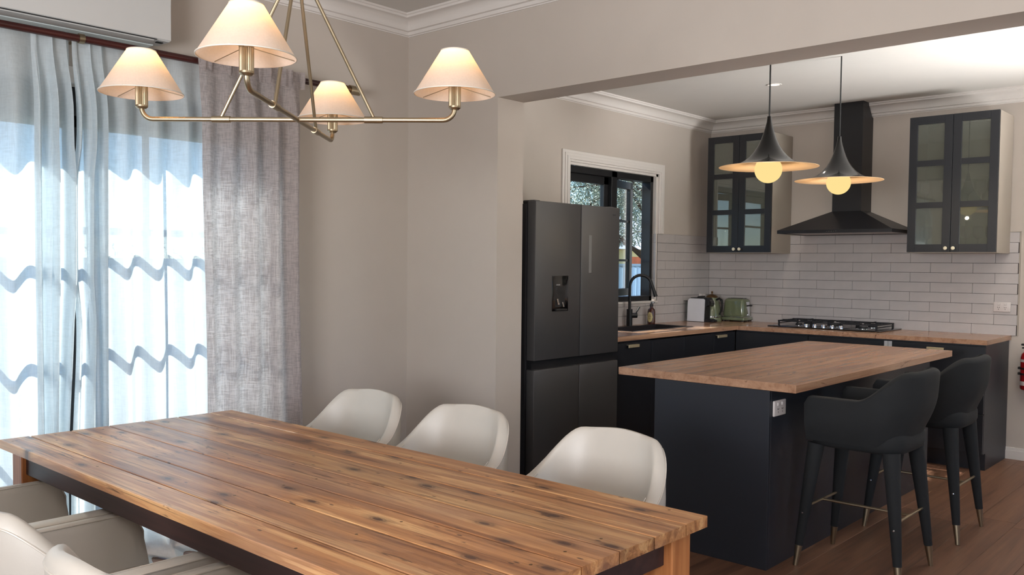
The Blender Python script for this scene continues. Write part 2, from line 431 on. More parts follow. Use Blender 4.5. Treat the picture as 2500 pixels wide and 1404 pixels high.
for nm, x, y0, y1, z0, z1 in (('window', XR+.05, -4.3, -2.5, .55, 2.25), ('window', XR+.05, .2, 1.6, .35, 2.35)):
    f = MB(); t = .05
    f.box(x, x+.05, y0, y1, z0, z0+t); f.box(x, x+.05, y0, y1, z1-t, z1)
    for q in (y0, (y0+y1)/2-t/2, y1-t): f.box(x, x+.05, q, q+t, z0, z1)
    o = f.build('window_2' if y0 < -1 else 'window_3', M['black'], smooth=False); struct(o)
f = MB(); f.box(2.0, 4.0, YB-.1, YB-.05, .7, .75); f.box(2.0, 4.0, YB-.1, YB-.05, 2.15, 2.2)
for q in (2.0, 2.975, 3.95): f.box(q, q+.05, YB-.1, YB-.05, .7, 2.2)
struct(f.build('window_4', M['black'], smooth=False))

# cornices: profile (out from wall, down from ceiling)
def cornice(name, path, zc, drop, proj):
    """path: plan points along the wall face, room on the left-hand side of travel"""
    prof = [(0, 0), (proj, 0), (proj, .10*drop), (proj*.93, .13*drop), (proj*.92, .22*drop)]
    for k in range(7):
        a = k/6*PI/2; prof.append((proj*(.90-.58*math.sin(a)), drop*(.24+.46*(1-math.cos(a)))))
    prof += [(proj*.30, .74*drop), (proj*.16, .76*drop), (proj*.14, .93*drop), (proj*.05, .95*drop), (proj*.04, drop), (0, drop)]
    P = []; n = len(path)
    for i, p in enumerate(path):
        p = Vector(p)
        din = (p-Vector(path[i-1])).normalized() if i else None
        dout = (Vector(path[i+1])-p).normalized() if i < n-1 else None
        nin = Vector((-din.y, din.x)) if din is not None else None; nout = Vector((-dout.y, dout.x)) if dout is not None else None
        if nin is None: off = nout
        elif nout is None: off = nin
        else: off = (nin+nout)/(1+nin.dot(nout))
        P.append([(p.x+off.x*o, p.y+off.y*o, zc-d) for o, d in prof])
    return struct(MB().grid(P).build(name, M['white'], angle=25))
cornice('trim_1', [(4.9, YV0), (XW, YV0), (XW, YB)], ZD, ZD-ZDC, .115)
cornice('trim_2', [(XR, YH), (XK, YH), (XK, YV1)], ZK, ZK-ZKC, .105)

# skirting boards
def skirt(name, x0, x1, y0, y1, h=.088):
    m = MB(); m.box(x0, x1, y0, y1, 0, h*.74, bev=.001); 
    cx0, cx1, cy0, cy1 = x0, x1, y0, y1
    if abs(x1-x0) > abs(y1-y0):
        m.box(x0, x1, (y0+.006) if y1 > 0 and y0 > 0 else y0, y1 if y0 > 0 else y1-.006, h*.72, h, bev=.003)
    else: m.box(x0, x1-.006, y0, y1, h*.72, h, bev=.003)
    return struct(m.build(name, M['white'], smooth=False))
skirt('baseboard_kitchen', 1.80, XR, YH-.016, YH)
skirt('baseboard_left', XW, XW+.016, DY1+.02, YV0)
skirt('baseboard_opening', XW, XJ, YV0-.016, YV0)

# ------------------------------------------------------------------ sliding door (dining)
XD = -0.85
door = sempty('door_1')
f = MB(); f.box(XD-.045, XD+.045, DY0, DY1, 2.083, DZ1); f.box(XD-.045, XD+.045, DY0, DY0+.05, 0, DZ1); f.box(XD-.045, XD+.045, DY1-.05, DY1, 0, DZ1); f.box(XD-.045, XD+.045, DY0, DY1, 0, .03)
f.build('door_frame', M['black'], door, smooth=False)
def leaf(x, y0, y1, rows, cols):
    lf = MB(); s_ = .062
    lf.box(x-.018, x+.018, y0, y0+s_, .03, 2.083); lf.box(x-.018, x+.018, y1-s_, y1, .03, 2.083)
    lf.box(x-.018, x+.018, y0, y1, .03, .12); lf.box(x-.018, x+.018, y0, y1, 2.03, 2.083)
    o = lf.build('door_leaf', M['black'], door, smooth=False)
    for z in rows: bx(x-.013, x+.013, y0+s_, y1-s_, z-.017, z+.017).build('muntin', M['black'], o, smooth=False)
    for yy in cols: bx(x-.013, x+.013, yy-.012, yy+.012, .12, 2.03).build('muntin', M['black'], o, smooth=False)
    bx(x-.003, x+.003, y0+s_, y1-s_, .12, 2.03).build('pane', M['glass'], o, smooth=False)
leaf(XD+.02, -3.475, DY1+.03-.06, (.676, 1.112, 1.550), (-3.085,))
leaf(XD-.022, DY0+.04, -3.40, (.676, 1.112, 1.540), (-4.1,))
# door architrave
a = MB(); ax = XW
for t, wo, wi in ((.014, .075, .045), (.02, .045, .018), (.026, .018, -.001)):
    a.box(ax, ax+t, DY0-wo, DY0-wi, 0, DZ1+wo, bev=.002); a.box(ax, ax+t, DY1+wi, DY1+wo, 0, DZ1+wo, bev=.002); a.box(ax, ax+t, DY0-wi, DY1+wi, DZ1+wi, DZ1+wo, bev=.002)
struct(a.build('trim_3', M['white'], smooth=False))

# ------------------------------------------------------------------ kitchen window
win = sempty('window_1')
xf = -0.735
f = MB(); y0, y1, z0, z1 = WY0+.004, WY1-.028, WZ0, WZ1-.02
for (a0, a1, b0, b1) in ((y0, y0+.045, z0, z1), (y1-.04, y1, z0, z1), (y0, y1, z0, z0+.045), (y0, y1, z1-.05, z1), (.70, .775, z0, z1)):
    f.box(xf-.045, xf+.045, a0, a1, b0, b1, bev=.003)
f.build('window_frame', M['black'], win, smooth=False)
def sash(name, wid, hz, rows):
    m = MB(); s_ = .062
    m.box(-.02, .02, 0, s_, 0, hz, bev=.003); m.box(-.02, .02, wid-s_, wid, 0, hz, bev=.003); m.box(-.02, .02, 0, wid, 0, s_, bev=.003); m.box(-.02, .02, 0, wid, hz-s_, hz, bev=.003)
    o = m.build('sash', M['black'], win, smooth=False)
    for z in rows: bx(-.012, .012, s_, wid-s_, z-.009, z+.009).build('muntin', M['black'], o, smooth=False)
    bx(-.003, .003, s_, wid-s_, s_, hz-s_).build('pane', M['glass'], o, smooth=False)
    return o
H = z1-z0-.095
s1 = sash('sash', .555, H, (.33, .66)); s1.location = (xf-.01, y0+.045, z0+.045)
s2 = sash('sash', .468, H, (.30, .63)); s2.location = (xf-.03, .78, z0+.045); s2.rotation_euler.z = math.radians(13)
bx(-.03, .03, -.012, .012, 0, .05, bev=.004).build('latch', M['black'], win).location = (xf+.045, .74, 1.45)
a = MB()
for wo, wi, t in ((.085, .062, .014), (.062, .04, .022), (.04, .016, .028), (.016, -.001, .020)):
    a.box(XK, XK+t, WY0-wo, WY0-wi, 1.106, WZ1+wo, bev=.002); a.box(XK, XK+t, WY1+wi, WY1+wo, 1.6806, WZ1+wo, bev=.002); a.box(XK, XK+t, WY0-wi, WY1+wi, WZ1+wi, WZ1+wo, bev=.002)
struct(a.build('trim_4', M['white'], smooth=False))
r = MB(); r.box(xf+.045, XK, WY1-.028, WY1, WZ0+.014, WZ1-.0); r.box(xf+.045, XK, WY0, WY0+.006, WZ0, WZ1); r.box(xf+.045, XK, WY0, WY1, WZ1-.02, WZ1)
struct(r.build('trim_5', M['white'], smooth=False))
struct(bx(xf-.02, XK+.012, WY0, WY1+.005, WZ0-.014, WZ0+.004, bev=.003).build('trim_6', M['white'], smooth=False))

# ------------------------------------------------------------------ wall tiles
RP, TP = .0765, .302; ZS = 1.6806; TT = .009
gr = bx(XK, 1.8866, YH-.003, YH, ZS-10*RP, ZS).build('grout_bed', M['grout'], wkb, smooth=False)
g2 = MB(); g2.box(XK, XK+.003, WY1, YH, ZS-10*RP, ZS); g2.box(XK, XK+.003, -.3, WY1, ZS-10*RP, WZ0-.014)
g2.build('grout_bed', M['grout'], wkl, smooth=False)
def tile_mesh(w_, h_): return bx(-w_/2, w_/2, -TT, 0, -h_/2, h_/2, bev=.0009, seg=1)
cache = {}
def tile(parent, cx, cz, w_, h_, wall):
    key = (round(w_, 3), round(h_, 3))
    if key not in cache:
        o = tile_mesh(w_, h_).build('tile', M['tile'], parent, smooth=False); cache[key] = o
    else: o = copy_obj(cache[key], parent=parent)
    j = random.uniform(0, .0012)
    if wall == 'H': o.location = (cx, YH-j, cz); o.rotation_euler = (0, 0, 0)
    else: o.location = (XK+j, cx, cz); o.rotation_euler = (0, 0, PI/2)
G = .0022
for k in range(10):
    zc = ZS-(k+.5)*RP; off = -.2333 if k % 2 else -.2333-TP/2
    x = off-2*TP
    while x < 1.8866:
        a, b = max(x, XK+TT), min(x+TP, 1.8866)
        if b-a > .02: tile(wkb, (a+b)/2, zc, b-a-G, RP-G, 'H')
        x += TP
    off = YH-(.16 if k % 2 else .16+TP/2); y = off-9*TP
    lo = WY1 if zc > WZ0-.02 else -.3
    while y < YH:
        a, b = max(y, lo), min(y+TP, YH-TT)
        if b-a > .02: tile(wkl, (a+b)/2, zc, b-a-G, RP-G, 'K')
        if k == 7:
            a, b = max(y, -.3), min(y+TP, WY1)
            if b-a > .02: tile(wkl, (a+b)/2, ZS-8*RP+(WZ0-.014-ZS+8*RP)/2, b-a-G, WZ0-.014-ZS+8*RP-G, 'K')
        y += TP
# tiled reveal at the right of the window (lower part)
for k in range(8):
    zc = ZS-(k+.5)*RP
    if zc-RP/2 < WZ0: continue
    o = bx(xf+.045, XK+.009, WY1-.036, WY1-.028, zc-RP/2+G/2, zc+RP/2-G/2, bev=.0012, seg=1, ).build('tile', M['tile'], wkl, smooth=False)
struct(MB().box(1.8866, 1.894, YH-.011, YH, ZS-10*RP, ZS+.004).box(XK, 1.894, YH-.011, YH, ZS, ZS+.004).build('trim_7', M['carcass'], smooth=False))

# ------------------------------------------------------------------ base cabinets + benchtops
TH = .033
b = MB()   # L shaped worktop, sink cut out
SX0, SX1, SY0, SY1 = -.555, -.235, .34, 1.17
CXF = -.0154; CYF = 1.5468
for (a0, a1, c0, c1) in ((XK+TT, SX0, -.24, YH-TT), (SX1, CXF, -.24, YH-TT), (SX0, SX1, -.24, SY0), (SX0, SX1, SY1, YH-TT)):
    b.box(a0, a1, c0, c1, ZT-TH, ZT)
b.box(CXF, 1.8514, CYF, YH-TT, ZT-TH, ZT)
tag(b.build('benchtop', M['bench'], smooth=False, origin=(-.3, 1.5, ZT-TH)), 'L-shaped oak benchtop along the kitchen walls holding sink and cooktop', 'benchtop')
s = MB()
zb = ZT-.20
s.box(SX0-.012, SX0, SY0-.012, SY1+.012, zb, ZT-.004); s.box(SX1, SX1+.012, SY0-.012, SY1+.012, zb, ZT-.004)
s.box(SX0, SX1, SY0-.012, SY0, zb, ZT-.004); s.box(SX0, SX1, SY1, SY1+.012, zb, ZT-.004); s.box(SX0-.012, SX1+.012, SY0-.012, SY1+.012, zb-.012, zb)
for q in ((SX0, SX0+.003, SY0, SY1), (SX1-.003, SX1, SY0, SY1), (SX0, SX1, SY0, SY0+.003), (SX0, SX1, SY1-.003, SY1)): s.box(*q, zb, ZT+.001)
rim = [(SX0-.012, SX1+.012, SY0-.02, SY0), (SX0-.012, SX1+.012, SY1, SY1+.02), (SX0-.02, SX0, SY0-.02, SY1+.02), (SX1, SX1+.02, SY0-.02, SY1+.02)]
sk = thing('sink', 'dark sink set into the oak benchtop below the kitchen window', 'sink', ((SX0+SX1)/2, .76, zb))
o = s.build('basin', M['sink'], sk, smooth=False); o.location = -sk.location
m = MB()
for a0, a1, c0, c1 in rim: m.box(a0, a1, c0, c1, ZT, ZT+.0025)
o = m.build('rim', M['sink'], sk, smooth=False); o.location = -sk.location
o = MB().lathe([(0, .002), (.035, .002), (.035, 0), (.0, 0)], ((SX0+SX1)/2, .76, zb), 20).build('drain', M['steel'], sk); o.location = -sk.location

def base_cab(name, label, x0, x1, y0, y1, face, handle=None, doors=1, toe=True, hz=.845, drawer=None, btop=None):
    """cabinet with carcass, fronts and handle; face '+x' or '-y'"""
    t = thing(name, label, 'cabinet', ((x0+x1)/2, (y0+y1)/2, 0)); L = t.location
    top = ZT-TH
    m = MB()
    if face == '+x': m.box(x0, x1-.02, y0, y1, .0+.12, btop or top-.002); m.box(x0, x1-.08, y0, y1, 0, .12)
    else: m.box(x0, x1, y0+.02, y1, .12, top-.002); m.box(x0, x1, y0+.08, y1, 0, .12)
    o = m.build('body', M['navy'], t, smooth=False); o.location = -L
    n = doors; g = .0015
    zs = [(.125, top-.012)] if not drawer else drawer
    for za, zb_ in zs:
        for k in range(n):
            if face == '+x':
                a, c = y0+(y1-y0)*k/n+g, y0+(y1-y0)*(k+1)/n-g
                d = bx(x1-.019, x1, a, c, za, zb_-.002, bev=.0015, seg=1).build('door' if len(zs) == 1 else 'drawer', M['navydoor'], t, smooth=False)
            else:
                a, c = x0+(x1-x0)*k/n+g, x0+(x1-x0)*(k+1)/n-g
                d = bx(a, c, y0, y0+.019, za, zb_-.002, bev=.0015, seg=1).build('door' if len(zs) == 1 else 'drawer', M['navydoor'], t, smooth=False)
            d.location = -L
            if handle and zb_ > .7:
                w0, w1 = handle
                h = MB()
                if face == '+x':
                    if k: continue
                    h.box(x1, x1+.022, w0, w1, hz+.006, hz+.010, bev=.002); h.box(x1+.017, x1+.022, w0, w1, hz-.012, hz+.010, bev=.002)
                else:
                    if k: continue
                    h.box(w0, w1, y0-.022, y0, hz+.006, hz+.010, bev=.002); h.box(w0, w1, y0-.022, y0-.017, hz-.012, hz+.010, bev=.002)
                h.build('handle', M['brasspale'], d, smooth=False)
    return t
cf = CXF-.02
base_cab('base_cabinet', 'charcoal base cabinet under the sink end nearest the fridge, brass edge pull', XK+.003, cf, -.235, .30, '+x', (-.02, .113))
base_cab('base_cabinet', 'charcoal sink cabinet below the kitchen window, no handle', XK+.003, cf, .303, 1.20, '+x', doors=2, btop=.695)
base_cab('base_cabinet', 'charcoal base cabinet by the inner corner of the bench, small brass pull', XK+.003, cf, 1.203, 1.565, '+x', (1.235, 1.39))
HY = CYF+.022
base_cab('base_cabinet', 'charcoal corner cabinet under the back bench beside the cooktop', cf+.002, .58, HY, YH-.003, '-y')
base_cab('base_cabinet', 'charcoal cabinet directly below the cooktop', .583, 1.18, HY, YH-.003, '-y')
base_cab('base_cabinet', 'charcoal drawer cabinet at the open right end of the back bench, brass edge pull', 1.183, 1.8365, HY, YH-.003, '-y', (1.4615, 1.576), hz=.838, drawer=((.125, .40), (.403, .66), (.663, .874)))
# towel over a door front
tw = MB(); P = []
for i in range(9):
    xx = 1.165+.055*i/8; row = []
    for j in range(15):
        zz = .872-.27*j/14; row.append((xx, HY-.012-.005*math.sin(i*1.3+j*.35)-.0, zz))
    P.append(row)
tw.grid(P)
bmesh.ops.solidify(tw.bm, geom=tw.bm.faces[:], thickness=.006)
tag(tw.build('tea_towel', M['towel'], origin=(1.19, HY-.01, .6)), 'white tea towel hanging on the cabinet front below the cooktop', 'towel')

# ------------------------------------------------------------------ island
ix0, ix1, iy0, iy1 = .8114, 1.7761, -1.3318, 1.0269
tag(bx(ix0, ix1, iy0, iy1, ZI-.0385, ZI, bev=.0015, seg=1).build('island_benchtop', M['bench'], smooth=False, origin=(1.29, -.15, ZI-.0385)), 'thick oak island benchtop on the charcoal island, overhanging both sides', 'benchtop')
isl = thing('kitchen_island', 'charcoal island cabinet with plain end panel and stools along its right side', 'island', (1.34, -.15, 0))
bz = ZI-.0395
for nm, g in (('end_panel', (1.033, 1.65, -1.328, -1.308)), ('side_panel', (1.632, 1.65, -1.308, 1.0)), ('side_panel', (1.033, 1.051, -1.308, 1.0)), ('end_panel', (1.051, 1.632, .982, 1.0))):
    o = bx(g[0], g[1], g[2], g[3], 0.0, bz, bev=.001, seg=1).build(nm, M['navy'], isl, smooth=False); o.location = -isl.location
o = bx(1.051, 1.632, -1.308, .982, .05, bz-.001).build('body', M['navy'], isl, smooth=False); o.location = -isl.location

def gpo(name, label, loc, rotz, w_=.117, h_=.074):
    t = thing(name, label, 'power outlet', loc, rotz)
    # local: plate faces -y
    bx(-w_/2, w_/2, -.011, -.0005, -h_/2, h_/2, bev=.006, seg=3).build('plate', M['plate'], t)
    for sx in (-.022, .022):
        bx(sx-.009, sx+.009, -.0145, -.009, .012, .027, bev=.0015).build('switch', M['plate'], t)
        for dx, dz, an in ((-.0055, -.004, .5), (.0055, -.004, -.5), (0, -.018, 0)):
            q = bx(-.0012, .0012, -.0118, -.0105, -.0042, .0042).build('socket_slot', M['rubber'], t, smooth=False)
            q.location = (sx+dx, 0, dz); q.rotation_euler.y = -an
    return t
gpo('power_outlet', 'white double power outlet on the tiles at the right end of the bench', (1.785, YH-TT, 1.126), 0)
gpo('power_outlet', 'greyish double power outlet on the dark side of the island', (1.65, -1.237, .752), PI/2, .125)
gpo('power_outlet', 'faint double power outlet on the window wall above the coffee machine', (XK+TT, 2.094, 1.121), PI/2)

# ------------------------------------------------------------------ cooktop
ck_ = thing('gas_cooktop', 'black five-burner gas cooktop with cast iron grates on the oak bench', 'cooktop', (.63, 1.95, ZT))
bx(-.45, .45, -.25, .25, .001, .010, bev=.004).build('hob_plate', M['blackgloss'], ck_)
for gx0, gx1 in ((-.40, -.12), (-.115, .115), (.12, .40)):
    m = MB(); z = .052; t_ = .006
    for yy in (-.16, .21): m.box(gx0, gx1, yy-t_, yy+t_, z-.010, z, bev=.002)
    for xx in (gx0+t_, gx1-t_): m.box(xx-t_, xx+t_, -.16, .21, z-.010, z, bev=.002)
    cx = (gx0+gx1)/2
    for cy in ((-.07, .12) if abs(cx) > .05 else (.03,)):
        for a in range(4):
            dx, dy = math.cos(a*PI/2), math.sin(a*PI/2)
            ex = (gx1-gx0)/2 if dx else 0; ey = .09 if dy else 0
            m.box(min(cx+dx*.03, cx+dx*ex)-t_*(.6 if dx == 0 or abs(dx) < .1 else 0), max(cx+dx*.03, cx+dx*ex)+t_*(.6 if abs(dx) < .1 else 0),
                  min(cy+dy*.03, cy+dy*ey)-t_*(.6 if abs(dy) < .1 else 0), max(cy+dy*.03, cy+dy*ey)+t_*(.6 if abs(dy) < .1 else 0), z-.008, z+.004)
    for xx in (gx0+t_, gx1-t_):
        for yy in (-.155, .205): m.box(xx-t_, xx+t_, yy-t_, yy+t_, .010, z)
    # raised side bars of the outer grates
    for xx in ((gx0+t_,) if gx0 < -.3 else (gx1-t_,) if gx1 > .3 else ()):
        m.box(xx-t_, xx+t_, -.16, .21, .026, .032)
    m.build('grate', M['iron'], ck_, smooth=False)
for bxp, byp, br in ((-.26, -.07, .028), (-.26, .12, .038), (0, .03, .055), (.26, -.07, .038), (.26, .12, .028)):
    q = MB().lathe([(0, .030), (br*.8, .030), (br*.85, .024), (br, .022), (br, .016), (br*1.15, .014), (br*1.15, .010)], (bxp, byp, 0), 20).build('burner', M['iron'], ck_)
    MB().lathe([(br*1.25, .010), (br*1.25, .014), (br*1.45, .012), (br*1.45, .010)], (bxp, byp, 0), 20).build('burner_ring', M['chrome'], q)
for k in range(5):
    MB().lathe([(0, .034), (.015, .034), (.017, .030), (.018, .010)], (-.14+.07*k, -.205, 0), 18).build('knob', M['chrome'], ck_)

# ------------------------------------------------------------------ range hood
hd = thing('range_hood', 'black canopy range hood with tall square chimney over the cooktop', 'range hood', (.715, 2.0, 1.68))
L = hd.location
hx0, hx1, hy0, hy1 = .265, 1.165, 1.66, YH-.001
z0, z1_, z2 = 1.676, 1.702, 1.862
cx0, cx1, cy0 = .574, .806, 2.0
m = MB()
vs = [(hx0, hy0, z1_), (hx1, hy0, z1_), (hx1, hy1, z1_), (hx0, hy1, z1_), (cx0, cy0, z2), (cx1, cy0, z2), (cx1, hy1, z2), (cx0, hy1, z2)]
m.faces(vs, [(0, 1, 5, 4), (1, 2, 6, 5), (2, 3, 7, 6), (3, 0, 4, 7), (4, 5, 6, 7), (0, 3, 2, 1)])
o = m.build('canopy', M['hood'], hd, smooth=False); o.location = -L
m = MB(); t_ = .012
m.box(hx0, hx1, hy0, hy0+t_, z0, z1_); m.box(hx0, hx1, hy1-t_, hy1, z0, z1_); m.box(hx0, hx0+t_, hy0+t_, hy1-t_, z0, z1_); m.box(hx1-t_, hx1, hy0+t_, hy1-t_, z0, z1_)
o = m.build('canopy_lip', M['hood'], hd, smooth=False); o.location = -L
for q in range(3):
    wq = (hx1-hx0-.06)/3
    o = bx(hx0+.03+q*wq+.004, hx0+.03+(q+1)*wq-.004, hy0+.05, hy1-.06, z0+.003, z0+.012, bev=.003).build('filter', M['filler'], hd); o.location = -L
for q in range(5):
    o = MB().tube([(.672+.0185*q, hy0+.002, z0+.013), (.672+.0185*q, hy0-.004, z0+.013)], .0042, 10).build('button', M['chrome'], hd); o.location = -L
# chimney with the cornice-shaped cut at its upper back
m = MB()
poly = [(hy1, z2), (cy0, z2), (cy0, 2.733), (YH-.105, 2.733), (YH-.10, 2.71), (YH-.055, 2.66), (YH-.03, 2.63), (hy1, 2.62)]
vs = [(cx0, y, z) for y, z in poly]+[(cx1, y, z) for y, z in poly]; n = len(poly)
m.faces(vs, [tuple(range(n)), tuple(range(2*n-1, n-1, -1))]+[(i, (i+1) % n, n+(i+1) % n, n+i) for i in range(n)])
o = m.build('chimney', M['hood'], hd, smooth=False); o.location = -L

# ------------------------------------------------------------------ wall cabinets
def wall_cab(label, x0, x1, glasses):
    y0, y1, z0, z1 = 1.826, YH-TT, 1.5286, 2.5304
    t = thing('wall_cabinet', label, 'cabinet', ((x0+x1)/2, (y0+y1)/2, z0), group='glass-door wall cabinets'); L = t.location
    del t['group']
    m = MB(); p = .016; yb = y0+.022
    m.box(x0, x0+p, yb, y1, z0-.006, z1); m.box(x1-p, x1, yb, y1, z0-.006, z1)
    m.box(x0+p, x1-p, yb, y1, z0-.006, z0+.012); m.box(x0+p, x1-p, yb, y1, z1-p, z1)
    o = m.build('body', M['carcass'], t, smooth=False); o.location = -L
    o = bx(x0+p, x1-p, y1-.012, y1, z0+.012, z1-p).build('back_panel', M['carcin'], t, smooth=False); o.location = -L
    for zz in (z0+.335, z0+.665):
        o = bx(x0+p, x1-p, yb+.02, y1-.012, zz-.006, zz+.006).build('shelf', M['cabglass'] if glasses else M['carcin'], t, smooth=False); o.location = -L
    xm = (x0+x1)/2
    for a, c, kx in ((x0+.001, xm-.0015, xm-.026), (xm+.0015, x1-.001, xm+.026)):
        m = MB(); s_ = .057
        m.box(a, a+s_, y0, y0+.02, z0, z1, bev=.001, seg=1); m.box(c-s_, c, y0, y0+.02, z0, z1, bev=.001, seg=1)
        hh = (z1-z0-2*s_-2*.042)/3
        m.box(a+s_, c-s_, y0, y0+.02, z0, z0+s_); m.box(a+s_, c-s_, y0, y0+.02, z1-s_, z1)
        for k in (1, 2): m.box(a+s_, c-s_, y0+.001, y0+.019, z0+s_+hh*k+.042*(k-1), z0+s_+(hh+.042)*k)
        d = m.build('door', M['navydoor'], t, smooth=False); d.location = -L
        for k in range(3):
            za = z0+s_+(hh+.042)*k
            bx(a+s_, c-s_, y0+.009, y0+.013, za, za+hh).build('pane', M['cabglass'], d, smooth=False)
        kn = MB(); zk = z0+.028
        prof = [(.0055, 0), (.0055, .014), (.012, .018), (.0135, .024), (.011, .028), (0, .029)]
        kn.lathe(prof, (0, 0, 0), 20)
        bmesh.ops.rotate(kn.bm, cent=(0, 0, 0), matrix=Matrix.Rotation(PI/2, 3, 'X'), verts=kn.bm.verts)
        bmesh.ops.translate(kn.bm, vec=(kx, y0, zk), verts=kn.bm.verts)
        kn.build('knob', M['brassknob'], d)
    return t
wall_cab('navy glass-door wall cabinet in the corner above the kettle and toaster', -.4679, .1304, False)
wall_cab('charcoal glass-door wall cabinet right of the range hood, stemware inside', 1.2182, 1.822, True)
gp = [(0, 0), (.033, 0), (.034, .002), (.006, .006), (.004, .012), (.004, .075), (.010, .083), (.030, .10), (.036, .125), (.034, .16), (.030, .178), (.0285, .178), (.032, .16), (.034, .125), (.028, .102), (.004, .086), (0, .085)]
g0 = MB().lathe(gp, (0, 0, 0), 20).build('wine_glass', M['stemglass'])
spots = [(1.60, 1.95, 1.870), (1.68, 1.97, 1.870), (1.76, 1.95, 1.870), (1.59, 1.95, 1.541), (1.67, 1.96, 1.541), (1.75, 1.97, 1.541), (1.30, 1.96, 1.870), (1.45, 1.95, 1.870), (1.32, 1.96, 1.541), (1.46, 1.97, 1.541)]
for i, p in enumerate(spots):
    o = g0 if i == 0 else copy_obj(g0)
    o.location = p
    zz = 'middle' if p[2] > 1.7 else 'bottom'; side = 'right' if p[0] > 1.52 else 'left'
    col_ = {1.60: 'by the centre stile', 1.68: 'in mid row', 1.76: 'at row end', 1.59: 'by the centre stile', 1.67: 'in mid row', 1.75: 'at row end', 1.30: 'by the range hood side', 1.45: 'beside the centre stile', 1.32: 'by the range hood side', 1.46: 'beside the centre stile'}[p[0]]
    tag(o, f'stemmed glass, {zz} shelf behind {side} door, {col_}', 'wine glass', 'stemware in the right wall cabinet')
# ------------------------------------------------------------------ fridge
fr = thing('fridge', 'dark steel four-door fridge with water dispenser beside the window', 'fridge', (-.28, -.695, 0)); L = fr.location
fy0, fy1, fx = -1.128, -.262, .062
def P_(o): o.location = -L; return o
P_(bx(-.60, -.012, fy0+.004, fy1-.004, .04, 1.775, bev=.004).build('body', M['fridgeside'], fr))
P_(MB().box(-.55, -.03, fy0+.03, fy1-.03, 0, .04).build('plinth', M['black'], fr, smooth=False))
ym = -.682
for a, c, za, zb_ in ((fy0, ym-.003, .83, 1.79), (ym+.003, fy1, .83, 1.79), (fy0, ym-.003, .05, .775), (ym+.003, fy1, .05, .775)):
    d = P_(bx(-.004, fx, a, c, za, zb_, bev=.006, seg=2).build('door', M['fridge'], fr))
    if a == fy0 and za > .5:
        q = MB(); q.box(fx-.001, fx+.003, -.969, -.812, 1.124, 1.342, bev=.003); q.build('dispenser', M['blackgloss'], d)
        q = MB(); q.box(fx+.003, fx+.004, -.940, -.845, 1.150, 1.275); q.box(fx+.003, fx+.018, -.945, -.838, 1.128, 1.138, bev=.002); q.build('dispenser_recess', M['black'], d, smooth=False)
        q = MB()
        q.tube([(fx+.008, -.925, 1.20), (fx+.014, -.92, 1.165)], .006, 8); q.tube([(fx+.008, -.875, 1.18), (fx+.014, -.87, 1.150)], .005, 8)
        q.build('dispenser_lever', M['chrome'], d)
        MB().box(fx+.003, fx+.0045, -.93, -.895, 1.283, 1.289).build('dispenser_light', M['steel'], d, smooth=False)
    if a > ym and za > .5:
        bx(fx-.0005, fx+.0008, -.600, -.572, 1.36, 1.60, bev=.0003, seg=1).build('reflection_strip', M['stripmat'], d, smooth=False)  # reflection on the fridge door, painted in as a paler strip
        bx(fx-.0005, fx+.0006, -.345, -.31, 1.735, 1.745).build('badge', M['fridgeside'], d, smooth=False)
P_(bx(-.004, .03, fy0+.01, fy1-.01, .775, .83).build('handle_recess', M['black'], fr, smooth=False))
for yy in (fy0+.05, fy1-.05): P_(bx(-.06, .03, yy-.03, yy+.03, 1.775, 1.797, bev=.006).build('hinge_cover', M['fridgeside'], fr))

# ------------------------------------------------------------------ tap, soap, coffee machine, kettle, toaster
tp = thing('kitchen_tap', 'tall matte black gooseneck tap rising behind the sink', 'tap', (-.6, .845, ZT)); 
m = MB(); m.lathe([(.024, 0), (.024, .135), (.021, .137), (.0, .137)], (0, 0, 0), 20); m.build('tap_base', M['black'], tp)
pts = [(0, 0, .13), (0, 0, .30)]+[(.088-.088*math.cos(a), .0, .325+.088*math.sin(a)) for a in [PI*k/14 for k in range(0, 14)]]
pts = [Matrix.Rotation(.72, 3, 'Z') @ Vector(p) for p in pts]
e = pts[-1]; dd = (pts[-1]-pts[-2]).normalized()
pts += [e+dd*.03, e+dd*.11]
MB().tube(pts, [.0125]*(len(pts)-2)+[.013, .0165], 14).build('spout', M['black'], tp)
m = MB(); rr = Matrix.Rotation(.9, 3, 'Z')
m.tube([rr @ Vector((.012, 0, .085)), rr @ Vector((.062, 0, .085))], .021, 16)
m.tube([rr @ Vector((.05, 0, .095)), rr @ Vector((.085, 0, .155))], .005, 10); m.build('lever', M['black'], tp)

sp = thing('soap_bottle', 'amber pump bottle with oval cream label standing by the sink', 'bottle', (-.585, 1.145, ZT))
MB().lathe([(0, .0), (.030, 0), (.033, .004), (.033, .105), (.029, .125), (.014, .140), (.012, .155), (.0, .155)], (0, 0, 0), 24).build('bottle_body', M['amber'], sp)
m = MB(); m.lathe([(.015, .150), (.015, .170), (.006, .172), (.006, .190), (0, .19)], (0, 0, 0), 16); m.tube([(0, 0, .186), (.035, -.01, .183)], .005, 8); m.build('pump', M['black'], sp)
m = MB(); P = []
for i in range(13):
    a = -1.45+(i-6)*.13; u = (i-6)/6; h = .042*math.sqrt(max(0, 1-u*u))+.0005
    P.append([(.0335*math.cos(a), .0335*math.sin(a), .062+h*k/4) for k in range(-4, 5)])
m.grid(P); lab = m.build('bottle_label', M['label'], sp)
for zz, ww in ((.078, .30), (.066, .42), (.054, .34), (.044, .2)):
    m = MB(); P = [[(.0342*math.cos(-1.45+t), .0342*math.sin(-1.45+t), zz+k*.0035) for k in (0, 1)] for t in [-ww+ww*2*i/8 for i in range(9)]]
    m.grid(P).build('print_line', M['bronze'], lab)

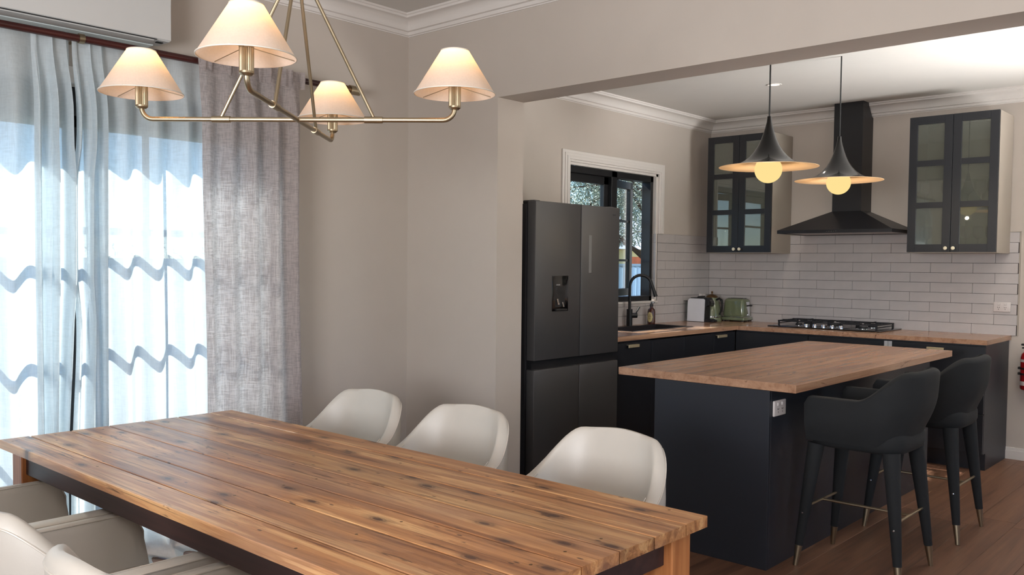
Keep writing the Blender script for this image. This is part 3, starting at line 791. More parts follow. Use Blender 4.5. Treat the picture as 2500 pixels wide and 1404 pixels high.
cm = thing('coffee_machine', 'white pod coffee machine with black spout and top, leftmost of the bench appliances', 'coffee machine', (-.50, 1.80, ZT)); 
def rprism(m, poly, y0, y1):   # poly in x,z
    n = len(poly); vs = [(x, y0, z) for x, z in poly]+[(x, y1, z) for x, z in poly]
    return m.faces(vs, [tuple(range(n)), tuple(range(2*n-1, n-1, -1))]+[(i, (i+1) % n, n+(i+1) % n, n+i) for i in range(n)])
pol = [(-.10, .004), (-.095, .175)]+[(-.095+.03*(1-math.cos(a)), .175+.03*math.sin(a)) for a in [PI/2*k/5 for k in range(1, 6)]]+[(.06, .205), (.072, .195), (.065, .004)]
for ya, yb_ in ((-.055, -.046), (.046, .055)): rprism(MB(), pol, ya, yb_).build('side_panel', M['cofwhite'], cm, smooth=False)
pol2 = [(-.098, .001), (-.100, .18), (-.07, .212), (-.01, .214), (0, .226), (.015, .228), (.03, .214), (.085, .212), (.10, .19), (.10, .15), (.075, .13), (.07, .03), (.12, .028), (.12, .001)]
rprism(MB(), pol2, -.044, .044).build('body', M['black'], cm, smooth=False)
MB().tube([(.09, -.03, .165), (.09, .03, .165)], .032, 18).build('spout_head', M['blackgloss'], cm)
bx(.07, .15, -.035, .035, .0, .022, bev=.006).build('drip_tray', M['black'], cm)
bx(-.16, -.10, -.03, .03, .178, .182, bev=.001).build('tank_lid', M['black'], cm)
bx(-.135, -.101, -.03, .03, .02, .178, bev=.006).build('water_tank', M['stemglass'], cm)

kt = thing('kettle', 'sage green kettle with bronze lid and black handle beside the toaster', 'kettle', (-.475, 1.957, ZT))
MB().lathe([(0, .03), (.083, .03), (.085, .045), (.083, .055), (.078, .10), (.063, .175), (.052, .205), (.050, .212), (0, .212)], (0, 0, 0), 32).build('kettle_body', M['green'], kt)
MB().lathe([(0, 0), (.088, 0), (.09, .012), (.084, .03), (0, .03)], (0, 0, 0), 32).build('kettle_base', M['green'], kt)
MB().lathe([(.0846, .034), (.0875, .037), (.0875, .043), (.0846, .046)], (0, 0, 0), 32).build('band', M['chrome'], kt)
ld = MB().lathe([(.053, .210), (.054, .215), (.045, .228), (.025, .238), (.006, .242), (.005, .250), (0, .25)], (0, 0, 0), 28).build('kettle_lid', M['bronze'], kt)
MB().lathe([(0, .246), (.007, .249), (.010, .257), (.007, .266), (0, .269)], (0, 0, 0), 16).build('lid_knob', M['bronze'], ld)
m = MB(); pts = [(.050, 0, .19), (.085, 0, .205), (.115, 0, .19), (.122, 0, .15), (.115, 0, .10), (.092, 0, .062)]
pts = [Matrix.Rotation(-.25, 3, 'Z') @ Vector(p) for p in pts]
m.tube(pts, [.009, .010, .011, .010, .009, .007], 10); m.build('kettle_handle', M['rubber'], kt)
m = MB(); m.tube([(-.05, -.03, .15), (-.085, -.045, .185), (-.10, -.05, .205)], [.018, .013, .009], 10); m.build('spout', M['green'], kt)

ts = thing('toaster', 'sage green two-slot toaster with steel end lever, rightmost of the bench appliances', 'toaster', (-.316, 2.124, ZT))
def rbox(m, x0, x1, y0, y1, z0, z1, tx=0, ty=0, bev=.02):
    q = bmesh.new(); bmesh.ops.create_cube(q, size=1.0)
    for v_ in q.verts:
        top = v_.co.z > 0
        v_.co.x = (x1 if v_.co.x > 0 else x0)-(tx*(1 if v_.co.x > 0 else -1) if top else 0)
        v_.co.y = (y1 if v_.co.y > 0 else y0)-(ty*(1 if v_.co.y > 0 else -1) if top else 0)
        v_.co.z = z1 if top else z0
    bmesh.ops.bevel(q, geom=q.edges[:], offset=bev, segments=4, profile=.5, affect='EDGES'); m._add(q); return m
rbox(MB(), -.105, .105, -.082, .082, .035, .205, .012, .010, .028).build('body', M['green'], ts)
rbox(MB(), -.115, .115, -.088, .088, .010, .042, .004, .004, .010).build('toaster_base', M['green'], ts)
bx(-.112, .112, -.086, .086, .038, .043, bev=.002).build('band', M['chrome'], ts)
for yy in (-.03, .03): bx(-.07, .07, yy-.014, yy+.014, .2045, .207, bev=.001).build('slot', M['black'], ts)
m = MB(); m.faces([(.103, -.03, .175), (.103, .03, .175), (.120, .012, .055), (.120, -.012, .055), (.098, -.03, .175), (.098, .03, .175), (.10, .012, .055), (.10, -.012, .055)], [(0, 1, 2, 3), (4, 7, 6, 5), (0, 4, 5, 1), (1, 5, 6, 2), (2, 6, 7, 3), (3, 7, 4, 0)])
m.build('lever_plate', M['chrome'], ts, smooth=False)
bx(.112, .140, -.018, .018, .138, .150, bev=.004).build('lever', M['black'], ts)
for sx in (-.09, .09):
    for sy in (-.07, .07): MB().lathe([(0, 0), (.014, 0), (.014, .012), (0, .012)], (sx, sy, 0), 12).build('foot', M['rubber'], ts)

# ------------------------------------------------------------------ fire extinguisher
fe = thing('fire_extinguisher', 'small red fire extinguisher hanging on the kitchen wall at the right', 'fire extinguisher', (1.985, YH-.064, .53))
MB().lathe([(0, .0), (.045, 0), (.055, .008), (.057, .02), (.057, .235), (.050, .262), (.028, .285), (.016, .292), (.016, .305), (0, .305)], (0, 0, 0), 28).build('cylinder', M['red'], fe)
for za, zb_ in ((.205, .225), (.035, .065)): MB().lathe([(.0574, za), (.0580, za), (.0580, zb_), (.0574, zb_)], (0, 0, 0), 28).build('label_band', M['plate'], fe)
for za in (.11, .15):
    m = MB(); m.lathe([(.0575, za), (.0600, za), (.0600, za+.014), (.0575, za+.014)], (0, 0, 0), 28); m.box(-.072, -.050, -.012, .012, za-.002, za+.016, bev=.003); m.box(-.012, .012, .055, .064, za, za+.014); m.build('bracket_strap', M['rubber'], fe)
m = MB(); m.box(-.055, .03, -.010, .010, .322, .336, bev=.004); m.box(-.05, .02, -.008, .008, .300, .311, bev=.003); m.box(.0, .022, -.012, .012, .298, .33, bev=.003); m.tube([(.018, 0, .31), (.045, -.02, .29), (.058, -.03, .22), (.06, -.032, .12)], .008, 8); m.build('valve_handle', M['rubber'], fe)

# ------------------------------------------------------------------ ceiling downlight
dl = thing('downlight', 'small round recessed downlight in the kitchen ceiling', 'downlight', (.544, .968, ZK-.004))
MB().lathe([(.040, 0), (.052, 0), (.054, .003), (.040, .003)], (0, 0, 0), 28).build('trim_ring', M['white'], dl)
MB().lathe([(0, .002), (.040, .002)], (0, 0, 0), 28).build('lens', M['downlight'], dl)
light('downlight_beam', 'SPOT', (.544, .968, ZK-.02), 16, (1.0, .88, .74), spot_size=2.2, spot_blend=.6, shadow_soft_size=.03)
light('downlight_beam', 'SPOT', (2.3, .968, ZK-.02), 22, (1.0, .88, .74), spot_size=2.2, spot_blend=.6, shadow_soft_size=.03)

# ------------------------------------------------------------------ pendants
def pendant(label, x, y):
    t = thing('pendant_lamp', label, 'pendant lamp', (x, y, 1.957))
    prof = []
    for k in range(25):
        u = k/24; r_ = .0125+(.265-.0125)*(math.exp(3.1*u)-1)/(math.exp(3.1)-1); prof.append((r_, .255*(1-u)**1.0))
    # witch-hat profile: steep neck, wide flat brim
    prof = [(.0115, .275), (.0125, .262), (.014, .245), (.021, .215), (.030, .185), (.042, .150), (.058, .115), (.078, .083), (.102, .056), (.130, .034), (.160, .019), (.195, .009), (.230, .003), (.265, 0)]
    inner = [(.265, -.0016), (.230, .0008), (.195, .0065), (.160, .0162), (.130, .031), (.102, .053), (.078, .080), (.058, .112), (.042, .146)]
    MB().lathe(prof, (0, 0, 0), 72).build('shade', M['blackgloss'], t, angle=60)
    MB().lathe(list(reversed(inner))+[(.265, 0)], (0, 0, 0), 72).build('shade_lining', M['pin'], t, angle=60)
    R = .0735; c = .005
    gl = MB(); n = 72; rings = []
    for i in range(25):
        a = PI*i/24; row = []
        for k in range(n+1):
            rr = R*(1+.004*math.cos(36*2*PI*k/n)*math.sin(a)); row.append((rr*math.sin(a)*math.cos(2*PI*k/n), rr*math.sin(a)*math.sin(2*PI*k/n), c-.02+R*math.cos(a)))
        rings.append(row)
    gl.grid(rings); bmesh.ops.remove_doubles(gl.bm, verts=gl.bm.verts, dist=1e-5)
    gl.build('globe', M['globe'], t)
    MB().lathe([(.024, .055), (.024, .10), (.0, .10)], (0, 0, 0), 20).build('lamp_holder', M['brass'], t)
    MB().tube([(0, 0, .27), (0, 0, ZK-1.957)], .0045, 8).build('cord', M['rubber'], t)
    l = light('pendant_glow', 'POINT', (x, y, 1.957-.11), 3.2, (1.0, .84, .60), .012); l.parent = None
    return t
pendant('gloss black flared pendant over the island, the one nearer the fridge', 1.252, -.565)
pendant('gloss black flared pendant over the island, the one in front of the hood', 1.252, .415)

# ------------------------------------------------------------------ chandelier
CH = Vector((1.1676, -3.569, 1.8459)); TH_ = .7072
ch = thing('chandelier', 'brass four-arm chandelier with cream cone shades above the timber table', 'chandelier', CH, TH_)
A = .4817; K = .2348; TR = .0075
for k in range(4):
    R_ = Matrix.Rotation(k*PI/2, 3, 'Z')
    pts = [(0, 0, 0), (A-.035, 0, 0)]+[(A-.035+.035*math.sin(a), 0, .035-.035*math.cos(a)) for a in [PI/2*j/6 for j in range(1, 7)]]+[(A, 0, .045)]
    arm = MB().tube([R_ @ Vector(p) for p in pts], TR, 12).build('arm', M['brass'], ch)
    p0, p1 = R_ @ Vector((K-.028, 0, 0)), R_ @ Vector((K+.028, 0, 0))
    m = MB(); m.tube([p0, p1], TR+.0028, 14); m.build('clamp', M['brass'], arm)
    q0 = R_ @ Vector((K, 0, .006)); q1 = R_ @ Vector((.02, 0, .44))
    MB().tube([q0, q1], .0055, 10).build('stay_rod', M['brass'], ch)
    c = R_ @ Vector((A, 0, 0))
    so = MB(); prof = [(.0, .030), (.012, .031), (.0185, .037), (.0185, .042)]; so.lathe(prof, c, 24)
    n = 24; P = []
    for zz in (.042, .100):
        P.append([Vector((c.x+(.0185 if j % 2 else .0168)*math.cos(2*PI*j/(2*n)), c.y+(.0185 if j % 2 else .0168)*math.sin(2*PI*j/(2*n)), zz)) for j in range(2*n+1)])
    so.grid(P); so.lathe([(.0188, .100), (.0188, .106), (0, .106)], c, 24)
    so.build('socket', M['brass'], ch, angle=20)
    sh = MB(); sh.lathe([(.123, .078), (.0425, .208)], c, 64); sho = sh.build('lamp_shade', M['shade'], ch)
    MB().lathe([(.1225, .0775), (.1243, .0778), (.1243, .0805), (.1225, .081)], c, 64).build('shade_rim', M['piping'], sho)
    MB().lathe([(.0415, .206), (.0435, .206), (.0435, .2095), (.0415, .2095)], c, 48).build('shade_rim', M['piping'], sho)
    sp_ = MB()
    for j in range(3):
        a = 2*PI*j/3+.5; sp_.tube([c+Vector((.018*math.cos(a), .018*math.sin(a), .101)), c+Vector((.1215*math.cos(a), .1215*math.sin(a), .081))], .0011, 6)
    sp_.build('shade_spider', M['brass'], sho)
    MB().lathe([(0, .106), (.012, .11), (.022, .135), (.022, .15), (.012, .17), (0, .175)], c, 20).build('bulb', M['bulb'], ch)
    wp = Matrix.Rotation(TH_, 3, 'Z') @ c + CH
    light('shade_glow', 'POINT', (wp.x, wp.y, CH.z+.180), 1.3, (1.0, .56, .22), .018)
m = MB(); m.lathe([(0, .435), (.028, .435), (.032, .445), (.032, .465), (.010, .475), (.0075, .48), (.0075, ZD-CH.z-.025), (.0, ZD-CH.z-.025)], (0, 0, 0), 24); m.build('hub', M['brass'], ch)
MB().lathe([(0, ZD-CH.z-.03), (.065, ZD-CH.z-.028), (.07, ZD-CH.z-.012), (.07, ZD-CH.z-.001), (0, ZD-CH.z-.001)], (0, 0, 0), 36).build('ceiling_rose', M['brass'], ch)

# ------------------------------------------------------------------ air conditioner
ac = thing('air_conditioner', 'white split air conditioner high above the curtain rod', 'air conditioner', (XW, -3.53, 2.435)); 
ya, yb_ = -.44, .417
pol = [(0.002, 0.02), (.10, .0), (.215, .0), (.222, .01), (.222, .27), (.17, .30), (.002, .30)]
m = MB(); n = len(pol); vs = [(x, ya, z) for x, z in pol]+[(x, yb_, z) for x, z in pol]
m.faces(vs, [tuple(range(n)), tuple(range(2*n-1, n-1, -1))]+[(i, (i+1) % n, n+(i+1) % n, n+i) for i in range(n)])
bmesh.ops.bevel(m.bm, geom=m.bm.edges[:], offset=.004, segments=2, affect='EDGES'); m.build('casing', M['acwhite'], ac)
bx(.2225, .226, ya+.003, yb_-.003, .004, .262, bev=.0015, seg=1).build('front_panel', M['acwhite'], ac, smooth=False)
bx(.125, .205, ya+.02, yb_-.075, -.004, .001, bev=.001, seg=1).build('louvre', M['acwhite'], ac, smooth=False)
bx(.215, .2235, ya, yb_-.07, -.0012, .0012).build('outlet_gap', M['rubber'], ac, smooth=False)
bx(.02, .115, ya+.01, yb_-.035, -.006, -.001, bev=.002, seg=1).build('underside_strip', M['acgloss'], ac, smooth=False)
bx(.165, .185, yb_-.052, yb_-.022, -.004, -.0005).build('display', M['rubber'], ac, smooth=False)

# ------------------------------------------------------------------ curtain rod
RX, RZ = -.600, 2.394
rod = thing('curtain_rod', 'mahogany curtain rod with brass end cap above the glazed door', 'curtain rod', (RX, -3.4, RZ))
MB().tube([(0, -1.55, 0), (0, 1.385, 0)], .0165, 20).build('pole', M['mahogany'], rod)
m = MB(); m.tube([(0, 1.375, 0), (0, 1.40, 0)], .021, 20); m.build('collar', M['bronze'], rod)
MB().tube([(0, 1.40, 0), (0, 1.47, 0)], [.026, .026], 24).build('end_cap', M['brass'], rod)
for yy in (-.088, 1.30, -1.45):
    m = MB(); m.tube([(0, yy-.012, 0), (0, yy+.012, 0)], .0215, 20, caps=True); m.tube([(-.018, yy, 0), (-.125, yy, 0)], .007, 10); m.build('bracket', M['brass'], rod)

def smooth01(t): t = max(0, min(1, t)); return t*t*(3-2*t)
# ------------------------------------------------------------------ curtains
def curtain(name, label, y0, y1, fold, amp, mat, x=-.62, top=2.40, seed=1, flare=0.0, wob=1.0, hem=.09, n=None, group=None, sharp=.16, edgeflip=0, puddle=.10, backset=.030):
    rnd = random.Random(seed); n = n or int((y1-y0)/fold*14); P = []
    ph = [rnd.uniform(-.5, .5)*wob for _ in range(60)]; am = [rnd.uniform(.65, 1.08) for _ in range(60)]
    NZ = 46
    for i in range(n+1):
        u = i/n; t = u*(y1-y0)/fold; k = int(t); fr_ = t-k
        a = am[k]*(1-fr_)+am[k+1]*fr_
        phase = 2*PI*t+ph[k]*(1-fr_)+ph[k+1]*fr_
        row = []
        for j in range(NZ+1):
            z = top-(top-.006)*j/NZ
            hd_ = min(1, (top-z)/.30)             # gathered tighter under the tape
            w_ = math.sin(phase+.25*math.sin(z*1.7+k))+sharp*math.sin(2*phase+.6)
            xx = x-backset*(1-hd_)+amp*a*w_*(.16+.84*hd_)*(1+.15*math.sin(z*2.1+k*1.3))
            if z < .14: xx += puddle*(1-z/.14)**2*(1+.3*math.sin(phase)); 
            yy = y0+u*(y1-y0)+flare*(u-.5)*(1-hd_*.2)*(top-z)/top*.5+.010*math.sin(z*2.3+i*.02)
            yy += .006*math.cos(phase)*hd_
            row.append((xx, yy, max(z, .004)))
        P.append(row)
    if puddle > .05:
        for i, row in enumerate(P):
            xe, ye, ze = row[-1]
            row.append((xe+.05+.03*math.sin(i*.3), ye, .012+.006*math.sin(i*.5))); row.append((xe+.11+.05*math.sin(i*.13+1), ye+.01, .004))
    return tag(MB().grid(P).build(name, mat, angle=180, origin=(x, (y0+y1)/2, 0)), label, 'curtain', group)
c1 = curtain('sheer_curtain', 'white sheer curtain panel left of the dark gap between the sheers', -4.85, -3.62, .15, .046, M['sheer'], seed=3)
c2 = curtain('sheer_curtain', 'white sheer curtain panel between the dark gap and the grey drape', -3.47, -2.42, .150, .048, M['sheer'], seed=11)
# gathered leading edges of the two sheers (denser folds, same panels)
def gather(parent, y0, y1, seed, x=-.605):
    rnd = random.Random(seed); n = 150; P = []
    amps = [rnd.uniform(.5, 1.25) for _ in range(40)]
    nf = 2.6
    for i in range(n+1):
        u = i/n; t = u*nf; k = int(t); f_ = t-k; a = amps[k]*(1-f_)+amps[k+1]*f_
        row = []
        for j in range(41):
            z = 2.385-(2.385-.01)*j/40; pinch = .50+.50*min(1, (2.39-z)/.9)
            # inner edges close up at mid height and part again lower down
            lowz = smooth01((1.25-z)/.9); mid = smooth01((1.95-z)/.2)*(1-smooth01((1.35-z)/.25))
            if y1 > -3.52: ya_, yb_ = y0-.008-.034*lowz-.020*mid+.006*smooth01((2.3-z)/.3)*smooth01((z-1.7)/.3), y1
            else: ya_, yb_ = y0, y1-.040*lowz+.012*mid
            yy = ya_+(yb_-ya_)*u+.014*math.sin(2*PI*t+1.1)*min(1, 4*u, 4*(1-u))
            xx = x-.03*(1-smooth01((2.39-z)/.3))+.046*a*math.sin(2*PI*t+.3*math.sin(z))*(.2+.8*smooth01((2.39-z)/.35))+.014*math.sin(6*PI*t)*smooth01((2.39-z)/.35)+.008*math.sin(3*z+t)
            if z < .14: xx += .12*(1-z/.14)**2
            row.append((xx, yy, z))
        P.append(row)
    o = MB().grid(P).build('gathered_edge', M['sheer'], parent, angle=180); o.location = -parent.location
    o.matrix_parent_inverse = Matrix()
    return o
gather(c1, -3.69, -3.524, 5)
gather(c2, -3.51, -3.37, 9)
dr = curtain('linen_drape', 'grey-mauve linen drape hanging at the right of the glazed door', -2.945, -2.375, .125, .034, M['drape'], x=-.515, top=2.42, seed=21, sharp=.2, puddle=.02, backset=.040)
m = MB(); P = []
for i in range(121):
    u = i/120; yy = -2.94+.60*u
    xx = -.552+.014*math.sin(2*PI*u*5.1)+.007*math.sin(2*PI*u*13)
    P.append([(xx, yy, 2.425), (xx+.004, yy, 2.39), (xx+.001*math.sin(i), yy, 2.335)])
m.grid(P); o = m.build('header_tape', M['drape'], dr, angle=180); o.location = -dr.location

# ------------------------------------------------------------------ dining table
TX0, TX1, TY0, TY1, TZ = -.0029, 2.3268, -4.0363, -3.0964, .76
tb = thing('dining_table', 'long rustic timber dining table with knotty plank top', 'table', ((TX0+TX1)/2, (TY0+TY1)/2, 0)); L = tb.location
js = [TY0, -3.93, -3.785, -3.641, -3.497, -3.352, -3.207, TY1]
rt = random.Random(4)
for a, c in zip(js[:-1], js[1:]):
    w_ = (c-a)/2-.0021; l = (TX1-TX0)/2; dx = rt.uniform(-.002, .002)
    # slightly wany plank: edges wander by under a millimetre, ends uneven
    m = MB(); nx = 24; V = []
    top, bot = TZ, TZ-.030; e = .0022
    def yv(sgn, k, s1=rt.uniform(0, 9)): return sgn*(w_-.0007*abs(math.sin(k*.7+s1)))
    for k in range(nx+1):
        xx = -l+2*l*k/nx
        V.append([(xx, yv(-1, k), bot), (xx, yv(-1, k), top-e), (xx, yv(-1, k)+e, top), (xx, yv(1, k+3)-e, top), (xx, yv(1, k+3), top-e), (xx, yv(1, k+3), bot), (xx, yv(-1, k), bot)])
    m.grid(V); m.faces([V[0][q] for q in range(6)], [(0, 1, 2, 3, 4, 5)]); m.faces([V[-1][q] for q in range(6)], [(5, 4, 3, 2, 1, 0)])
    bmesh.ops.remove_doubles(m.bm, verts=m.bm.verts, dist=1e-6)
    pl = m.build('plank', M['table'], tb, smooth=False); pl.location = Vector(((TX0+TX1)/2+dx, (a+c)/2, 0))-L
    # screw heads over the battens
    for xx in (-1.09, -.52, .12, .62, 1.08):
        if rt.random() < .75:
            q = MB().lathe([(0, .0006), (.0025, .0006), (.0042, .0003), (.0042, 0)], (xx+rt.uniform(-.02, .02), rt.uniform(-.03, .03), TZ), 10).build('screw', M['bronze'], pl)
ai = .055
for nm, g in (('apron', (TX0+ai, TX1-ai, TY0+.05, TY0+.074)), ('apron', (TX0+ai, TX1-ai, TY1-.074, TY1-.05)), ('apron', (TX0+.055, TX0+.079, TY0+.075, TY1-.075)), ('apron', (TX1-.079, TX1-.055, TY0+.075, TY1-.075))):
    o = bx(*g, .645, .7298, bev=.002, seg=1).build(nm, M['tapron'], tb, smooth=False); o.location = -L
for xx in (TX0+.030, TX1-.030-.09):
    for yy in (TY0+.035, TY1-.035-.09):
        o = bx(0, .09, 0, .09, 0, .7298, bev=.004, seg=1).build('leg', M['tleg'], tb, smooth=False); o.location = Vector((xx, yy, 0))-L
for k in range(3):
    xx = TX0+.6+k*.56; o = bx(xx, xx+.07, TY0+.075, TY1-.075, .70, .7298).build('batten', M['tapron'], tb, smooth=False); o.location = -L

# ------------------------------------------------------------------ upholstered tub shells
def smooth01(t): t = max(0, min(1, t)); return t*t*(3-2*t)
def tub(root, W_, yf, yb, zb_, zarm, zback, lean, rimw, mat, pipmat, seat, t0=.30, t1=.62, corner=.07, splay=0.0, name='shell', taper=.03, front_slant=0.0, bulge=.012, drop=.75, lift=0.0):
    """U-shaped upholstered shell, open to +y"""
    rad = W_*.78
    pl = []      # centre line in plan, left front -> back -> right front
    ns = 16; nc = 18
    ycs = yb+rad
    for i in range(ns): pl.append((-W_, yf+(ycs-yf)*i/ns))
    for i in range(nc): 
        a = PI+PI/2*i/nc; ca, sa = math.cos(a), math.sin(a); pl.append((-(W_-rad)+rad*math.copysign(abs(ca)**.9, ca), ycs+rad*math.copysign(abs(sa)**.9, sa)))
    mid = [(-(W_-rad)+2*(W_-rad)*i/6, yb) for i in range(7)]
    pl += mid
    pl += [(-x, y) for x, y in reversed(pl[:ns+nc])]
    n = len(pl); d = [0]
    for i in range(1, n): d.append(d[-1]+math.dist(pl[i], pl[i-1]))
    T = d[-1]; out, inn, rim_o, rim_i = [], [], [], []; rows = []
    for i, (x, y) in enumerate(pl):
        s_ = d[i]/T; t = abs(2*s_-1)
        H = zback-(zback-zarm)*smooth01((t-t0)/(t1-t0))-.010*smooth01(t/t0)
        de = min(d[i], T-d[i])
        if de < corner: H -= corner-math.sqrt(max(0, corner**2-(corner-de)**2))
        a = Vector(pl[max(i-1, 0)]); b = Vector(pl[min(i+1, n-1)]); tg = (b-a).normalized(); nr = Vector((tg.y, -tg.x))
        # outward normal points away from the seat
        if nr.dot(Vector((x, y-(yf+yb)/2))) < 0: nr = -nr
        back = smooth01(1-t/.62)
        row = []
        NZ = 8; zl = zb_+lift*smooth01((.50-t)/.34)
        hw = rimw/2
        def pt(z, off):
            q = lean*back*max(0, z-zb_-.08)
            tp = taper*(1-min(1, (z-zb_)/.22))**1.5
            return Vector((x, y))+nr*(off-tp)+Vector((0, -q))+Vector((math.copysign(splay, x)*(z-zb_) if t > .2 else math.copysign(splay, x)*(z-zb_)*t/.2, 0))
        for k in range(NZ+1):
            z = zl+(H-.035-zl)*k/NZ; p = pt(z, hw+bulge*math.sin(PI*k/NZ)); row.append((p.x, p.y, z))
        dr_ = rimw*drop*(.22+.78*back); o_ = row[-1]; p = pt(H-dr_-.004, hw+.001); row[-1] = (p.x, p.y, H-dr_-.004)
        p = pt(H-dr_, hw); row.append((p.x, p.y, H-dr_)); ro = (p.x, p.y, H-dr_)
        for fo, fz in ((.70, .55), (.30, .20), (-.15, .02), (-.60, .02)):
            p = pt(H, hw*fo); row.append((p.x, p.y, H-dr_*fz))
        p = pt(H, -hw+.002); row.append((p.x, p.y, H-.006-.010*back)); ri = (p.x, p.y, H-.004)
        for k in range(NZ, -1, -1):
            z = zl+(H-.03-zl)*k/NZ; p = pt(z, -hw-bulge*1.2*math.sin(PI*k/NZ)); row.append((p.x, p.y, z))
        rows.append(row); rim_o.append(ro); rim_i.append(ri)
    m = MB(); m.grid(rows)
    for rw in (rows[0], rows[-1]): m.faces(rw, [tuple(range(len(rw)))])
    for a, b in zip(rows[:-1], rows[1:]): m.faces([a[0], a[-1], b[-1], b[0]], [(0, 1, 2, 3)])
    bmesh.ops.remove_doubles(m.bm, verts=m.bm.verts, dist=1e-5)
    o = m.build(name, mat, root, angle=62)
    if pipmat:
        a, b = rim_o[0], rim_o[-1]
        MB().tube([(a[0], a[1]+.002, zb_+.05)]+rim_o+[(b[0], b[1]+.002, zb_+.05)], .0028, 6).build('piping', pipmat, o)
        q = int(n*.27); a, b = rim_i[0], rim_i[-1]      # inner piping runs along the arms only
        MB().tube([(a[0], a[1]+.002, zb_+.05)]+rim_i[:q], .0026, 6).build('piping', pipmat, o)
        MB().tube(rim_i[-q:]+[(b[0], b[1]+.002, zb_+.05)], .0026, 6).build('piping', pipmat, o)
    return o
def cushion(root, w_, y0, y1, z0, z1, mat, pipmat, name='seat'):
    m = MB(); pts = []
    n = 40; cx, cy, rx, ry = 0, (y0+y1)/2, w_/2, (y1-y0)/2; rows = []
    def ring(k, z, e=.45):
        r_ = []
        for i in range(n+1):
            a = 2*PI*i/n; ca, sa = math.cos(a), math.sin(a)
            r_.append((cx+rx*k*math.copysign(abs(ca)**e, ca), cy+ry*k*math.copysign(abs(sa)**e, sa), z))
        return r_
    h = z1-z0
    prof = [(.86, z0), (.96, z0+.012), (1.0, z0+h*.35), (1.0, z0+h*.7), (.975, z1-.012), (.93, z1-.003), (.6, z1+.006), (.0, z1+.010)]
    for k, z in prof: rows.append(ring(max(k, .001), z))
    m.grid(rows); m.faces(rows[0][:-1], [tuple(range(n))])
    bmesh.ops.remove_doubles(m.bm, verts=m.bm.verts, dist=1e-5)
    o = m.build(name, mat, root, angle=60)
    if pipmat:
        MB().tube(ring(.965, z1-.007)[:-1], .0035, 6, closed=True).build('piping', pipmat, o)
    return o
def dining_chair(label, x, y, rz):
    t = thing('dining_chair', label, 'chair', (x, y, 0), rz)
    tub(t, .255, .255, -.255, .375, .640, .818, .16, .048, M['leather'], M['piping'], None, t0=.20, t1=.52, corner=.06, splay=.04, taper=.05, name='shell')
    cushion(t, .47, -.20, .275, .37, .475, M['leather'], M['piping'])
    for sx in (-1, 1):
        for yy, sy in ((.19, 1), (-.19, -1)):
            MB().tube([(sx*.18, yy, .38), (sx*.225, yy+sy*.035, .002)], [.016, .009], 12).build('leg', M['black'], t)
    bx(-.19, .19, -.19, .2, .352, .372, bev=.006).build('seat_frame', M['black'], t)
    return t
c0 = dining_chair('cream leather tub chair on the far side, nearest the grey drape', .26, -2.80, PI+.04)
copy_tree(c0, (.90, -2.79, 0), PI+.03, 'cream leather tub chair in the middle of the far side of the table')
copy_tree(c0, (1.63, -2.80, 0), PI-.02, 'cream leather tub chair on the far side, in front of the island end')
copy_tree(c0, (.44, -4.14, 0), .0, 'cream leather tub chair on the near side, beside the far table leg')
copy_tree(c0, (1.035, -4.135, 0), .01, 'cream leather tub chair on the near side, second from the window end')
copy_tree(c0, (1.675, -4.135, 0), .02, 'cream leather tub chair in the front, cut off by the lower frame edge')

def bar_stool(label, x, y, rz):
    t = thing('bar_stool', label, 'stool', (x, y, 0), rz)
    tub(t, .225, .205, -.225, .605, .825, .962, .20, .040, M['velvet'], None, None, t0=.26, t1=.60, corner=.03, splay=.02, taper=.035, name='backrest', bulge=.012, lift=.05)
    cushion(t, .41, -.225, .225, .575, .68, M['velvet'], None)
    legs = []
    for sx in (-1, 1):
        for yy, sy in ((.175, 1), (-.165, -1)):
            a = Vector((sx*.165, yy, .585)); b = Vector((sx*.222, yy+sy*.065, .0))
            f_ = .83; c = a.lerp(b, f_)
            lg = MB().tube([a, c], [.038, .0185], 16).build('leg', M['velvet'], t)
            MB().tube([c, b+Vector((0, 0, .001))], [.0175, .0105], 14).build('leg_tip', M['brass'], lg)
            s_ = a.lerp(b, .56)
            MB().lathe([(0, .004), (.004, .003), (.0055, 0)], (0, 0, 0), 10).build('screw', M['chrome'], lg).location = s_+Vector((sx*.026, 0, 0))
            bpy.data.objects[lg.children[-1].name].rotation_euler = (0, sx*PI/2, 0) if True else (0, 0, 0)
            legs.append((sx, sy, a.lerp(b, .52)))
    g = {(l[0], l[1]): l[2] for l in legs}
    for sy in (1, -1): MB().tube([g[(-1, sy)], g[(1, sy)]], .0065, 10).build('footrest', M['brass'], t)
    MB().tube([(0, g[(1, -1)].y, g[(1, -1)].z), (0, g[(1, 1)].y, g[(1, 1)].z)], .0065, 10).build('footrest', M['brass'], t)
    bx(-.012, .012, .0, .002, -.014, .014, bev=.0008, seg=1).build('tag', M['plate'], t).location = (.256, .16, .635)
    t.children[-1].rotation_euler.z = PI/2
    return t
s0 = bar_stool('charcoal velvet bar stool at the near corner of the island', 1.955, -.935, PI/2)
copy_tree(s0, (1.955, -.06, 0), PI/2, 'charcoal velvet bar stool farther along the island, nearer the back bench')

